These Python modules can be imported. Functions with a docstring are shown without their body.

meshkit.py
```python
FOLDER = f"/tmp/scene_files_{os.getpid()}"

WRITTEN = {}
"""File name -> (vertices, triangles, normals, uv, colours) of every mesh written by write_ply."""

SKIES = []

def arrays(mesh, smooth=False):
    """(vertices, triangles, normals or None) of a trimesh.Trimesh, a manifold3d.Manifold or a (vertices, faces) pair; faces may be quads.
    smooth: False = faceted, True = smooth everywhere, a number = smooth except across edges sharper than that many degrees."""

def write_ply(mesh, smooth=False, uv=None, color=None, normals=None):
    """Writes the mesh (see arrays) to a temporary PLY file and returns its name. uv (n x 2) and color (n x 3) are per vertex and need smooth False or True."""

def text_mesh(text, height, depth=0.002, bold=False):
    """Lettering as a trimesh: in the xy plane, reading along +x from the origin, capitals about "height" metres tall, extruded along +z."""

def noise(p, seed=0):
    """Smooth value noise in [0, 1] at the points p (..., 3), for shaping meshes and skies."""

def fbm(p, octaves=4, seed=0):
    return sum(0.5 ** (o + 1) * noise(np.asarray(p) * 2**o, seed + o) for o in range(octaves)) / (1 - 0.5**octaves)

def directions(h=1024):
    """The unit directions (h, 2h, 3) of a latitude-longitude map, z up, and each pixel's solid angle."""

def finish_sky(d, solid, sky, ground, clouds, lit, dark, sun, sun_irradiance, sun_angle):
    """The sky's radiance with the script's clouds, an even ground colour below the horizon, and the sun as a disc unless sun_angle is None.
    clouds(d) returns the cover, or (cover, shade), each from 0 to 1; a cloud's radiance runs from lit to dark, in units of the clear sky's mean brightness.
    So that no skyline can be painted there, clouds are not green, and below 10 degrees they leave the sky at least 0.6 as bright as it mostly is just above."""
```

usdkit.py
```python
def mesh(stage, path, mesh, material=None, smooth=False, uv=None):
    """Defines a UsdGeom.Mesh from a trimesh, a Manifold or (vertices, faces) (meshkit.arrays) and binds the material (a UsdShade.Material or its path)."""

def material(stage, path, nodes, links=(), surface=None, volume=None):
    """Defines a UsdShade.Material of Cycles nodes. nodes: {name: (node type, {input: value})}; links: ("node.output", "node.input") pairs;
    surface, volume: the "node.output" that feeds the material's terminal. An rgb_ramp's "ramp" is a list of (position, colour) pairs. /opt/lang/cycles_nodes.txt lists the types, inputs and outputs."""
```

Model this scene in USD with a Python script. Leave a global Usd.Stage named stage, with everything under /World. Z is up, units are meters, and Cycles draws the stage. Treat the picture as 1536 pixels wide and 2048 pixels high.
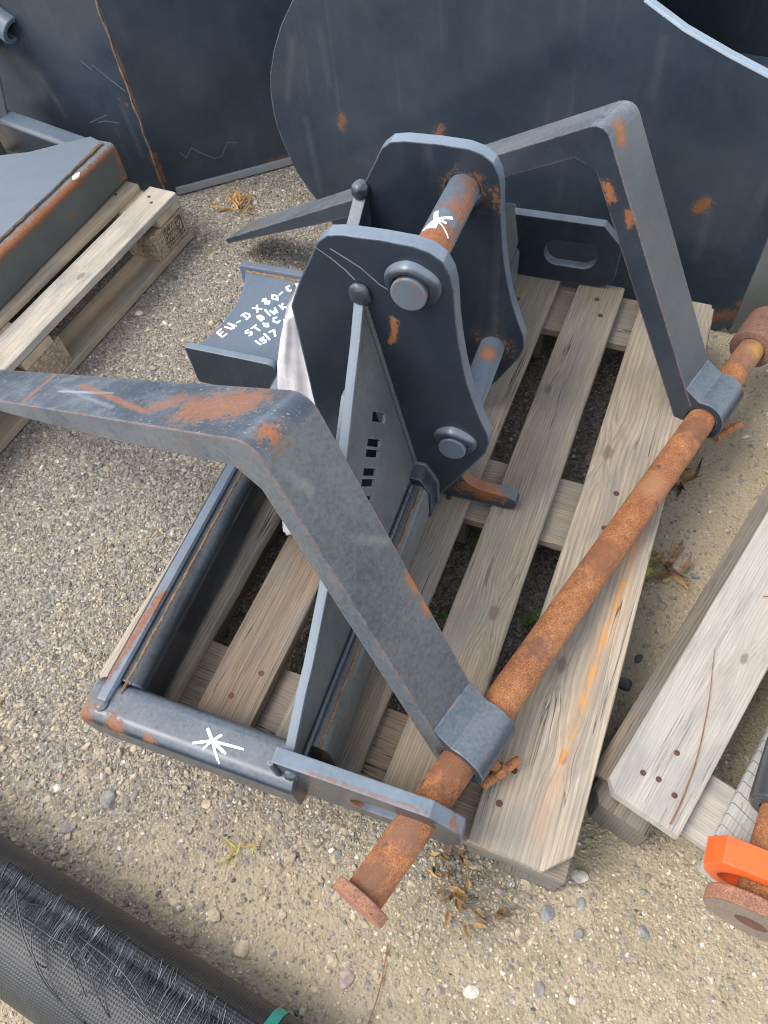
import math, random
import numpy as np
import trimesh
import shapely
from shapely.geometry import Polygon, LineString, Point, box as sbox
from shapely.ops import unary_union
import usdkit, meshkit
from pxr import Usd, UsdGeom, UsdLux, UsdShade, Gf, Sdf, Vt

stage = Usd.Stage.CreateInMemory()
UsdGeom.SetStageUpAxis(stage, UsdGeom.Tokens.z)
UsdGeom.SetStageMetersPerUnit(stage, 1.0)
stage.SetDefaultPrim(UsdGeom.Xform.Define(stage, '/World').GetPrim())
UsdGeom.Scope.Define(stage, '/World/Looks')

# ------------------------------------------------------------------ camera
CAM_H = 1.28774
CAM_R = np.array([[0.9218726102721113, 0.37887444680062715, -0.08127142173976647],
                  [0.277765372567596, -0.7923638457434989, -0.5431444870022684],
                  [-0.270180103324558, 0.47813563924904345, -0.8356967286327259]])
cam = UsdGeom.Camera.Define(stage, '/World/camera')
M4 = np.eye(4)
M4[:3, 0], M4[:3, 1], M4[:3, 2], M4[:3, 3] = CAM_R[0], -CAM_R[1], -CAM_R[2], [0, 0, CAM_H]
cam.AddTransformOp().Set(Gf.Matrix4d(M4.T.tolist()))
cam.CreateHorizontalApertureAttr(36.0)
cam.CreateVerticalApertureAttr(48.0)
cam.CreateFocalLengthAttr(36.0 * 1479.241 / 1536.0)
cam.CreateClippingRangeAttr(Gf.Vec2f(0.02, 500))
cam.CreateExposureAttr(1.42)

# ------------------------------------------------------------------ sky and sun
SUN_DIR = np.array([-0.45, -0.30, 0.84]); SUN_DIR /= np.linalg.norm(SUN_DIR)
ELEV, ROT = math.asin(SUN_DIR[2]), math.atan2(SUN_DIR[0], SUN_DIR[1])
SKY_STRENGTH = 0.15
dome = UsdLux.DomeLight.Define(stage, '/World/sky')
sun = UsdLux.DistantLight.Define(stage, '/World/sun')
sun.CreateNormalizeAttr(True); sun.CreateIntensityAttr(0.20); sun.CreateAngleAttr(26.0)
sun.CreateColorAttr(Gf.Vec3f(1.0, 0.95, 0.88))
_z = SUN_DIR; _x = np.cross([0, 0, 1], _z); _x /= np.linalg.norm(_x); _y = np.cross(_z, _x)
_m = np.eye(4); _m[:3, 0], _m[:3, 1], _m[:3, 2] = _x, _y, _z
sun.AddTransformOp().Set(Gf.Matrix4d(_m.T.tolist()))


# ------------------------------------------------------------------ shader graph helper
class Graph:
    def __init__(self):
        self.nodes, self.links = {}, []

    def n(self, kind, out=None, **inp):
        name = f'n{len(self.nodes)}'
        vals = {}
        for k, v in inp.items():
            if isinstance(v, str) and '.' in v:
                self.links.append((v, f'{name}.{k}'))
            else:
                vals[k] = v
        self.nodes[name] = (kind, vals)
        return f'{name}.{out}' if out else name

    def math(self, op, a, b=0.0, c=0.0, clamp=False):
        return self.n('math', 'value', math_type=op, value1=a, value2=b, value3=c, use_clamp=clamp)

    def mul(self, a, b): return self.math('multiply', a, b)
    def add(self, a, b): return self.math('add', a, b)
    def sub(self, a, b): return self.math('subtract', a, b)

    def mr(self, v, a, b, c=0.0, d=1.0, kind='smoothstep'):
        return self.n('map_range', 'result', range_type=kind, value=v, from_min=a, from_max=b, to_min=c, to_max=d, clamp=True)

    def noise(self, vec, scale, detail=3.0, rough=0.55, out='fac', **k):
        return self.n('noise_texture', out, vector=vec, scale=float(scale), detail=float(detail), roughness=float(rough), **k)

    def mix(self, fac, a, b, kind='mix'):
        return self.n('mix', 'color', mix_type=kind, fac=fac, color1=a, color2=b)

    def ramp(self, fac, stops):
        return self.n('rgb_ramp', 'color', fac=fac, ramp=stops)

    def vscale(self, vec, s):
        return self.n('vector_math', 'vector', math_type='multiply', vector1=vec, vector2=s)

    def vadd(self, a, b):
        return self.n('vector_math', 'vector', math_type='add', vector1=a, vector2=b)

    def dot(self, a, b):
        return self.n('vector_math', 'value', math_type='dot_product', vector1=a, vector2=b)

    def dist(self, a, b):
        return self.n('vector_math', 'value', math_type='distance', vector1=a, vector2=b)

    def z(self, v, c='z'):
        return self.n('separate_xyz', c, vector=v)

    def seg(self, P, p, q):
        dv = np.array(q, float) - np.array(p, float)
        rel = self.n('vector_math', 'vector', math_type='subtract', vector1=P, vector2=p)
        tt = self.mr(self.dot(rel, tuple(dv)), 0.0, float(dv @ dv), 0.0, 1.0, 'linear')
        near_ = self.n('vector_math', 'vector', math_type='scale', vector1=tuple(dv), scale=tt)
        return self.dist(rel, near_)

    def build(self, name, surf):
        return usdkit.material(stage, f'/World/Looks/{name}', self.nodes, self.links, surface=surf)


RUST_RAMP = [(0.0, (0.075, 0.025, 0.012)), (0.35, (0.19, 0.062, 0.022)), (0.6, (0.36, 0.135, 0.045)), (1.0, (0.55, 0.26, 0.10))]


def steel(name, base=(0.0065, 0.0108, 0.0165), rough=0.24, rust=0.5, edge=0.6, dirt=0.5, spots=(), scratch=0.0, chips=0.3, streak=0.0, pale=0.40, warp=0.0, seed=0.0, spec=0.5, chalk=0.75, dust=0.06, up_k=0.72, rust_v=0.66, edge_axis=None, marks=()):
    """Weathered dark paint: worn and rusty edges, rust flakes, dust and a painted sky tint on faces that look up, scratches, drip streaks."""
    g = Graph()
    geo = g.n('geometry')
    P = g.vadd(f'{geo}.position', (seed * 3.1, seed * 1.7, seed * 0.9))
    P0 = f'{geo}.position'
    big = g.noise(P, 5.0, 4, 0.6)
    mid = g.noise(P, 26.0, 6, 0.68)
    fine = g.noise(P, 160.0, 4, 0.7)
    bev = g.n('bevel', 'bevel', samples=6, radius=0.0035)
    bevw = g.n('bevel', 'bevel', samples=6, radius=0.005)
    e = g.math('subtract', 1.0, g.dot(bevw, f'{geo}.normal'))
    emask = g.mr(e, 0.015, 0.10)
    esharp = g.mr(e, 0.10, 0.24)
    # worn edge
    wear = g.mul(emask, g.mr(g.add(g.mul(mid, 0.7), g.mul(fine, 0.4)), 0.40, 0.60))
    erust = g.mul(esharp, g.mr(g.add(g.mul(big, 0.65), g.mul(mid, 0.65)), 0.82 - 0.25 * edge, 0.90 - 0.25 * edge))
    nz = g.z(f'{geo}.normal')
    up = g.mr(nz, 0.40, 0.95)
    # base tone
    blot = g.mr(big, 0.3, 0.7)
    b2 = tuple(min(1, c * 1.35 + 0.003) for c in base)
    col = g.mix(blot, base, b2)
    # sky reflection painted as a blue tint on upward faces, then dust and dried mud
    col = g.mix(g.mul(g.mul(up, chalk), g.mr(g.add(g.mul(mid, 0.4), g.mul(big, 0.6)), 0.3, 0.65, 0.6, 1.0)), col, (0.040, 0.064, 0.096))
    dmask = g.mul(g.add(g.mul(up, up_k), dust), g.mr(g.add(g.add(g.mul(mid, 0.18), g.mul(big, 0.36)), g.mul(fine, 0.50)), 0.28, 0.78))
    dmask = g.mul(dmask, dirt)
    col = g.mix(dmask, col, (0.225, 0.225, 0.205))
    if streak > 0:
        sv = g.vscale(P, (38.0, 38.0, 1.6))
        st = g.mul(g.mr(g.noise(sv, 1.0, 4, 0.6), 0.52, 0.74), g.mr(big, 0.42, 0.62))
        col = g.mix(g.mul(st, streak), col, (0.17, 0.18, 0.18))
    if scratch > 0:
        sc = None
        for (rx, rz, s1) in ((0.5, 0.9, 1.0), (-0.4, 0.2, 1.3), (1.2, -0.7, 0.8)):
            rv = g.n('mapping', 'vector', mapping_type='point', vector=P, rotation=(rx, 0.3 * rx, rz), scale=(3.5 * s1, 420.0 * s1, 420.0 * s1))
            m = g.mr(g.noise(rv, 1.0, 2, 0.5), 0.65, 0.71)
            sc = m if sc is None else g.math('maximum', sc, m)
        sc = g.mul(g.mul(sc, g.mr(mid, 0.38, 0.56)), g.mr(nz, 0.5, 0.85, 0.12, 1.0))
        col = g.mix(g.mul(sc, scratch), col, (0.30, 0.33, 0.36))
        dull = g.mul(g.mr(g.noise(g.vscale(P, (6, 30, 30)), 1.0, 6, 0.7), 0.45, 0.62), g.mr(nz, 0.5, 0.85))
        col = g.mix(g.mul(dull, 0.38 * scratch), col, (0.15, 0.17, 0.19))
    col = g.mix(g.mul(wear, pale), col, (0.20, 0.24, 0.285))
    if edge_axis is not None:      # plate edges painted paler, most where they look up, for reflected sky
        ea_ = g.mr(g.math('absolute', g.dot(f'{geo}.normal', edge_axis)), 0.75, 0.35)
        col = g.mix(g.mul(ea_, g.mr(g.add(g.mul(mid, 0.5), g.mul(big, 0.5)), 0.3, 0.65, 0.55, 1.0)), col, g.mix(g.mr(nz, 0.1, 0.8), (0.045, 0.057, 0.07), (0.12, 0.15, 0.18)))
    for (p, q, r, c, k_) in marks:   # scratches and drip stains with a place of their own
        dd = g.seg(P0, p, q)
        soft = r > 0.004
        dd = g.add(dd, g.mul(g.sub(big if soft else mid, 0.5), r * (0.6 if soft else 1.6)))
        col = g.mix(g.mul(g.mr(dd, r, 0.0 if soft else r * 0.5), k_ * (0.5 if soft else 1.0)), col, c)
    # rust: chips + edges + particular patches
    rm = g.mul(g.mr(g.add(g.mul(fine, 0.35), g.mul(mid, 0.75)), 0.80 - 0.10 * chips, 0.86 - 0.10 * chips), g.mr(big, 0.45, 0.62))
    rm = g.mul(rm, min(1.0, rust * 1.6))
    rm = g.math('maximum', rm, g.mul(erust, min(1.0, rust * 1.5)))
    for spot in spots:
        if len(spot) == 3:
            p, r, s = spot
            dd = g.dist(P0, p)
        else:                                   # a run of rust along an edge
            p, q, r, s = spot
            dd = g.seg(P0, p, q)
        dd = g.add(dd, g.add(g.mul(g.sub(mid, 0.5), r * (2.6 if r > 0.025 else 1.6)), g.mul(g.sub(fine, 0.5), r * (2.4 if r > 0.025 else 3.2))))
        col = g.mix(g.mul(g.mr(dd, r * 1.35, r * 0.6), 0.45 * s), col, (0.085, 0.055, 0.034))
        rm = g.math('maximum', rm, g.mul(g.mr(dd, r * 0.88, r * 0.42), s))
    rcol = g.ramp(g.add(g.mul(fine, 0.7), g.mul(mid, 0.35)), [(t_, tuple(c_ * rust_v for c_ in cc_)) for t_, cc_ in RUST_RAMP])
    col = g.mix(rm, col, rcol)
    ro = g.add(rough, g.mul(rm, 0.45))
    ro = g.add(ro, g.mul(dmask, 0.45))
    ro = g.add(ro, g.mul(g.sub(mid, 0.5), 0.16))
    h = g.add(g.mul(fine, g.add(0.06, g.mul(rm, 1.0))), g.mul(mid, 0.10))
    if warp:
        h = g.add(h, g.mul(g.noise(P, 2.3, 1, 0.4), warp * 60))
    nrm = g.n('bump', 'normal', height=h, strength=0.35, distance=0.0022, normal=bev)
    p = g.n('principled_bsdf', base_color=col, roughness=ro, normal=nrm, specular_ior_level=spec)
    return g.build(name, f'{p}.BSDF')


def rusty(name, ramp=None, rough=0.88, dark=0.3, seed=0.0, stain=None):
    g = Graph()
    geo = g.n('geometry')
    P = g.vadd(f'{geo}.position', (seed * 2.3, seed * 1.1, seed))
    big = g.noise(P, 9.0, 4, 0.6)
    mid = g.noise(P, 60.0, 5, 0.7)
    fine = g.noise(P, 420.0, 3, 0.65)
    t = g.add(g.add(g.mul(big, 0.22), g.mul(mid, 0.34)), g.mul(fine, 0.60))
    t = g.mr(t, 0.36, 0.80, kind='linear')
    col = g.ramp(t, ramp or [(0.0, (0.065, 0.023, 0.012)), (0.3, (0.165, 0.062, 0.026)), (0.55, (0.275, 0.115, 0.046)), (0.8, (0.36, 0.17, 0.075)), (1.0, (0.44, 0.245, 0.125))])
    pit = g.mr(g.n('voronoi_texture', 'distance', vector=P, scale=230.0, feature='f1'), 0.28, 0.12)
    pit = g.mul(pit, g.mr(mid, 0.42, 0.6))
    col = g.mix(g.mul(pit, 0.75), col, (0.045, 0.018, 0.012))
    flake = g.mul(g.mr(g.noise(g.vscale(P, (22, 22, 40)), 1.0, 6, 0.75), 0.61, 0.66), dark)
    col = g.mix(flake, col, (0.05, 0.052, 0.06))
    if stain:
        for (p, r, c) in stain:
            dd = g.add(g.dist(f'{geo}.position', p), g.mul(g.sub(mid, 0.5), r * 2.0))
            col = g.mix(g.mul(g.mr(dd, r, r * 0.3), 0.75), col, c)
    h = g.add(g.mul(fine, 0.8), g.add(g.mul(mid, 0.6), g.mul(pit, -0.8)))
    bev = g.n('bevel', 'bevel', samples=4, radius=0.003)
    nrm = g.n('bump', 'normal', height=h, strength=0.6, distance=0.0016, normal=bev)
    p = g.n('principled_bsdf', base_color=col, roughness=rough, normal=nrm, specular_ior_level=0.3)
    return g.build(name, f'{p}.BSDF')


def wood(name, dark=(0.105, 0.082, 0.056), midc=(0.24, 0.205, 0.155), light=(0.40, 0.355, 0.285), knots=(), rings=1.0, stains=(), warm=0.35, crack=1.0, wet=0.0, seed=0.0, checks=False):
    """Weathered sawn board: grain along the local y axis."""
    g = Graph()
    tc = g.n('texture_coordinate', 'object')
    rnd = g.n('object_info', 'random')
    off = g.n('combine_xyz', 'vector', x=g.mul(rnd, 7.3), y=g.mul(rnd, 31.7), z=g.add(g.mul(rnd, 3.9), seed))
    P = g.vadd(tc, off)
    lx, ly = g.z(tc, 'x'), g.z(tc, 'y')
    wob = g.mul(g.sub(g.noise(g.vscale(P, (5, 1.7, 5)), 1.0, 2, 0.5), 0.5), 0.014)
    kmask = None
    for (kx, ky, kr) in knots:
        dx = g.sub(lx, kx); dy = g.mul(g.sub(ly, ky), 0.55)
        d2 = g.math('sqrt', g.add(g.mul(dx, dx), g.mul(dy, dy)))
        infl = g.mr(d2, kr * 4.5, 0.0)
        wob = g.add(wob, g.mul(infl, g.mul(g.math('sign', dx), kr * 0.9)))
        km = g.mr(g.add(d2, g.mul(g.sub(g.noise(P, 160, 3), 0.5), kr * 0.5)), kr * 0.9, kr * 0.45)
        kmask = km if kmask is None else g.math('maximum', kmask, km)
    Q = g.vadd(P, g.n('combine_xyz', 'vector', x=wob, y=0.0, z=g.mul(wob, 0.6)))
    grain = g.noise(g.vscale(Q, (150 * rings, 1.6, 150)), 1.0, 3, 0.6)
    fibre = g.noise(g.vscale(Q, (420, 9, 420)), 1.0, 4, 0.7)
    blot = g.noise(g.vscale(P, (9, 3.5, 9)), 1.0, 5, 0.65)
    lines = g.n('wave_texture', 'fac', wave_type='bands', bands_direction='x', profile='sine', vector=g.vscale(Q, (1.0, 0.035, 1.0)), scale=58.0 * rings, distortion=5.0, detail=2.0, detail_scale=6.0, detail_roughness=0.5)
    t = g.add(g.add(g.mul(grain, 0.24), g.mul(fibre, 0.52)), g.add(g.mul(blot, 0.30), g.mul(lines, 0.12)))
    t = g.mr(t, 0.32, 0.95, kind='linear')
    col = g.ramp(t, [(0.0, dark), (0.28, tuple(0.5 * a + 0.5 * b for a, b in zip(dark, midc))), (0.55, midc), (1.0, light)])
    wm = g.mul(g.mr(g.noise(g.vscale(P, (14, 2.2, 14)), 1.0, 4, 0.6), 0.5, 0.72), warm)
    col = g.mix(wm, col, g.mix(0.75, col, (0.38, 0.25, 0.125)))
    grey = g.mul(g.mr(g.noise(g.vscale(P, (6, 1.8, 6)), 3.0, 4, 0.6), 0.42, 0.68), 0.78)
    col = g.mix(grey, col, g.mix(0.6, col, (0.15, 0.15, 0.145)))
    cr = g.math('absolute', g.sub(g.noise(g.vscale(Q, (30, 0.75, 30)), 1.0, 3, 0.55), 0.5))
    cmask = g.mul(g.mr(cr, 0.007, 0.002), g.mul(g.mr(blot, 0.48, 0.60), crack))
    col = g.mix(g.mul(cmask, 0.85), col, (0.035, 0.028, 0.022))
    if kmask:
        col = g.mix(g.mul(kmask, 0.55), col, (0.085, 0.058, 0.038))
    for (x0, y0, x1, y1, w, s, c) in stains:
        k = (x1 - x0) / (y1 - y0)
        dx = g.math('absolute', g.sub(lx, g.add(x0 - k * y0, g.mul(ly, k))))
        inn = g.mul(g.mr(ly, y0 - .03, y0 + .03), g.mr(ly, y1 + .03, y1 - .03))
        halo = g.mul(g.mr(dx, w * 2.6, w * 0.4), 0.22)
        core = g.mul(g.mr(dx, w * 0.75, w * 0.25), g.mr(g.noise(g.vscale(P, (60, 30, 10)), 1.0, 3), 0.46, 0.56))
        m = g.mul(g.mul(g.math('maximum', halo, core), inn), s)
        col = g.mix(m, col, c)
    if checks:
        yy = g.add(ly, g.mul(lx, 0.25))
        band = g.math('pingpong', yy, 0.009)
        m1 = g.mr(band, 0.0010, 0.0004)
        m1 = g.mul(m1, g.mr(blot, 0.40, 0.5))
        dg = g.math('pingpong', g.add(g.mul(lx, 0.8), g.mul(ly, 0.35)), 0.012)
        m2 = g.mul(g.mr(dg, 0.0009, 0.0004), g.mr(grain, 0.5, 0.6))
        col = g.mix(g.mul(g.math('maximum', m1, g.mul(m2, 0.7)), 0.8), col, (0.05, 0.045, 0.04))
    h = g.add(g.add(g.mul(lines, 0.45), g.mul(fibre, 0.8)), g.mul(cmask, -2.5))
    bev = g.n('bevel', 'bevel', samples=4, radius=0.0025)
    nrm = g.n('bump', 'normal', height=h, strength=0.55, distance=0.0016, normal=bev)
    p = g.n('principled_bsdf', base_color=col, roughness=0.86, normal=nrm, specular_ior_level=0.25)
    return g.build(name, f'{p}.BSDF')


def plain(name, c, rough=0.7, var=0.25, scale=60.0, bump=0.2, spec=0.4, dist=0.001, translucent=0.0):
    g = Graph()
    geo = g.n('geometry')
    n1 = g.noise(f'{geo}.position', scale, 5, 0.65)
    c0 = tuple(x * (1 - var) for x in c); c1 = tuple(min(1, x * (1 + var)) for x in c)
    col = g.mix(g.mr(n1, 0.3, 0.7), c0, c1)
    nrm = g.n('bump', 'normal', height=n1, strength=bump, distance=dist)
    p = g.n('principled_bsdf', base_color=col, roughness=rough, normal=nrm, specular_ior_level=spec)
    s = f'{p}.BSDF'
    if translucent:
        t = g.n('translucent_bsdf', 'BSDF', color=col)
        s = g.n('mix_closure', 'closure', fac=translucent, closure1=s, closure2=t)
    return g.build(name, s)


# ------------------------------------------------------------------ sky material: bright broken overcast
g = Graph()
sk = g.n('sky_texture', 'color', sky_type='single_scattering', sun_disc=False, sun_elevation=ELEV, sun_rotation=ROT, air_density=1.0, aerosol_density=2.0)
dirv = g.n('texture_coordinate', 'generated')
cl = g.mr(g.noise(g.n('geometry', 'position'), 2.6, 5, 0.55), 0.36, 0.62)
hs = g.n('hsv', 'color', saturation=0.30, value=1.25, color=sk)
hs2 = g.n('hsv', 'color', saturation=0.62, value=0.95, color=sk)
skc = g.mix(cl, hs2, hs)
bg = g.n('background_shader', 'background', color=skc, strength=SKY_STRENGTH)
skym = g.build('sky_clouds', bg)
UsdShade.MaterialBindingAPI.Apply(dome.GetPrim()).Bind(skym)
dome.GetPrim().SetCustomDataByKey('kind', 'structure')
dome.GetPrim().SetCustomDataByKey('label', 'pale cloudy sky above the yard')

# ------------------------------------------------------------------ scene tree helpers
used = {}


def numbered(parent, name):
    k = used.get((parent, name), 0)
    used[(parent, name)] = k + 1
    return f'{parent}/{name}' if k == 0 else f'{parent}/{name}_{k:03d}'


def path_of(p):
    return '/World' if p is None else (p if isinstance(p, str) else str(p.GetPath()))


def obj(name, mesh, mat, parent=None, smooth=30, label=None):
    m = usdkit.mesh(stage, numbered(path_of(parent), name), mesh, mat, smooth=smooth)
    if label:
        m.GetPrim().SetCustomDataByKey('label', label)
    return m.GetPrim()


def tag(o, label=None, cat=None, group=None, kind=None):
    for k, v in (('label', label), ('category', cat), ('group', group), ('kind', kind)):
        if v:
            o.SetCustomDataByKey(k, v)
    return o


def thing(name, label, cat, loc=(0, 0, 0), rz=0.0, group=None):
    x = UsdGeom.Xform.Define(stage, numbered('/World', name))
    x.AddTranslateOp().Set(Gf.Vec3d(*map(float, loc)))
    if rz:
        x.AddRotateZOp().Set(float(rz))
    return tag(x.GetPrim(), label, cat, group)


def placed(name, mesh, mat, parent, loc, rx=0.0, ry=0.0, rz=0.0, smooth=30, label=None):
    """A part with a frame of its own, so that its grain follows it."""
    o = obj(name, mesh, mat, parent, smooth, label)
    x = UsdGeom.Xformable(o)
    x.AddTranslateOp().Set(Gf.Vec3d(*map(float, loc)))
    if rz: x.AddRotateZOp().Set(float(rz))
    if ry: x.AddRotateYOp().Set(float(ry))
    if rx: x.AddRotateXOp().Set(float(rx))
    return o


def cat(*ms):
    return trimesh.util.concatenate([m for m in ms])


def extrude(poly, t, O, U, V, N):
    """Extrudes a 2-D polygon: (x, y) -> O + xU + yV, thickness t along N."""
    poly = shapely.geometry.polygon.orient(poly)
    m = trimesh.creation.extrude_polygon(poly, t, engine='earcut')
    O, U, V, N = (np.asarray(a, float) for a in (O, U, V, N))
    v = m.vertices
    m.vertices = O + v[:, :1] * U + v[:, 1:2] * V + v[:, 2:3] * N
    if np.dot(np.cross(U, V), N) < 0:
        m.invert()
    return m


def rounded(pts, r, res=8):
    """Polygon with its convex corners rounded."""
    return Polygon(pts).buffer(-r).buffer(r, quad_segs=res)


def rhs(p0, p1, w, h, r=0.018, up=(0, 0, 1)):
    """Rounded box section from p0 to p1 (top centre line of the section given at mid height)."""
    p0, p1 = np.asarray(p0, float), np.asarray(p1, float)
    d = p1 - p0; L = np.linalg.norm(d); d /= L
    s = np.cross(d, up); s /= np.linalg.norm(s); u = np.cross(s, d)
    poly = sbox(-w / 2 + r, -h / 2 + r, w / 2 - r, h / 2 - r).buffer(r, quad_segs=6)
    return extrude(poly, L, p0, s, u, d)


def tube(pts, r, n=10, cap=True):
    """Swept tube through points; r may be a list."""
    pts = np.asarray(pts, float); k = len(pts)
    rr = np.full(k, r) if np.ndim(r) == 0 else np.asarray(r, float)
    t = np.gradient(pts, axis=0); t /= np.linalg.norm(t, axis=1, keepdims=True)
    a = np.cross(t[0], [0.3, 0.5, 0.8]); a /= np.linalg.norm(a)
    V = []
    for i in range(k):
        a = a - t[i] * (a @ t[i]); a /= np.linalg.norm(a); b = np.cross(t[i], a)
        an = np.linspace(0, 2 * np.pi, n, endpoint=False)
        V.append(pts[i] + rr[i] * (np.cos(an)[:, None] * a + np.sin(an)[:, None] * b))
    V = np.vstack(V); F = []
    for i in range(k - 1):
        for j in range(n):
            q = (j + 1) % n
            F += [[i * n + j, i * n + q, (i + 1) * n + q], [i * n + j, (i + 1) * n + q, (i + 1) * n + j]]
    if cap:
        V = np.vstack([V, pts[0], pts[-1]]); c0, c1 = len(V) - 2, len(V) - 1
        for j in range(n):
            q = (j + 1) % n
            F += [[c0, q, j], [c1, (k - 1) * n + j, (k - 1) * n + q]]
    return trimesh.Trimesh(V, F, process=False)


def cyl(p0, p1, r, n=40, hole=0.0, chamfer=0.0):
    p0, p1 = np.asarray(p0, float), np.asarray(p1, float)
    d = p1 - p0; L = np.linalg.norm(d); d /= L
    a = np.cross(d, [0.31, 0.47, 0.83]); a /= np.linalg.norm(a); b = np.cross(d, a)
    if hole:
        prof = [(hole, 0), (r - chamfer, 0), (r, chamfer), (r, L - chamfer), (r - chamfer, L), (hole, L), (hole, 0)]
    else:
        prof = [(0, 0), (r - chamfer, 0), (r, chamfer), (r, L - chamfer), (r - chamfer, L), (0, L)]
    prof = [p for i, p in enumerate(prof) if i == 0 or p != prof[i - 1]]
    m = trimesh.creation.revolve(prof, sections=n)
    v = m.vertices
    m.vertices = p0 + v[:, :1] * a + v[:, 1:2] * b + v[:, 2:3] * d
    return m


def blob(c, r, seed=0, amp=0.12, sub=3, sc=(1, 1, 1)):
    m = trimesh.creation.icosphere(sub, 1.0)
    v = m.vertices
    v = v * (1 + amp * (meshkit.fbm(v * 2.1 + seed * 7.7, 3, seed)[:, None] - 0.5) * 2)
    m.vertices = v * r * np.asarray(sc) + np.asarray(c)
    return m


def board(L, w, t, seed=0, c=0.0025, rough=0.0012, chamf=None, n=14):
    """A sawn board with eased, slightly uneven edges. Local: x across, y along (0..L), z up (0..t). chamf: {(end, side): size} cuts corners in plan."""
    rng = np.random.default_rng(seed)
    prof = np.array([(-w/2 + c, 0), (w/2 - c, 0), (w/2, c), (w/2, t - c), (w/2 - c, t), (-w/2 + c, t), (-w/2, t - c), (-w/2, c)])
    ys = np.linspace(0, L, n); ys[1] = min(0.012, L/4); ys[-2] = L - min(0.012, L/4)
    if chamf:
        for (e, s), k in chamf.items():
            ys[2 if e == 0 else -3] = k if e == 0 else L - k
        ys.sort()
    V, F = [], []
    bow = rng.normal(0, rough * 1.2, 3)
    for y in ys:
        p = prof.copy() + rng.normal(0, rough * 0.35, prof.shape)
        u = y / L
        p[:, 0] += bow[0] * math.sin(3.1 * u) + rng.normal(0, rough * 0.25)
        p[:, 1] += bow[1] * math.sin(2.7 * u + 1)
        if chamf:
            for (e, s), k in chamf.items():
                q = y if e == 0 else L - y
                if q < k:
                    lim = w/2 - (k - q)
                    if s > 0: p[:, 0] = np.minimum(p[:, 0], lim)
                    else: p[:, 0] = np.maximum(p[:, 0], -lim)
        V.append(np.column_stack([p[:, 0], np.full(8, y), p[:, 1]]))
    V[0][:, 1] += rng.normal(0, rough * 0.6, 8); V[-1][:, 1] += rng.normal(0, rough * 0.6, 8)
    V = np.vstack(V)
    for i in range(n - 1):
        for j in range(8):
            q = (j + 1) % 8
            F += [[i*8+j, (i+1)*8+q, i*8+q], [i*8+j, (i+1)*8+j, (i+1)*8+q]]
    for j in range(1, 7):
        F += [[0, j, j + 1], [(n-1)*8, (n-1)*8 + j + 1, (n-1)*8 + j]]
    m = trimesh.Trimesh(V, F, process=False)
    if m.volume < 0: m.invert()
    return m


def ribbon2d(lines, w):
    """Hand-drawn strokes as one 2-D shape."""
    return unary_union([LineString(l).buffer(w / 2, quad_segs=4) for l in lines])


def polys(s):
    return list(getattr(s, 'geoms', [s]))


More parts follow.
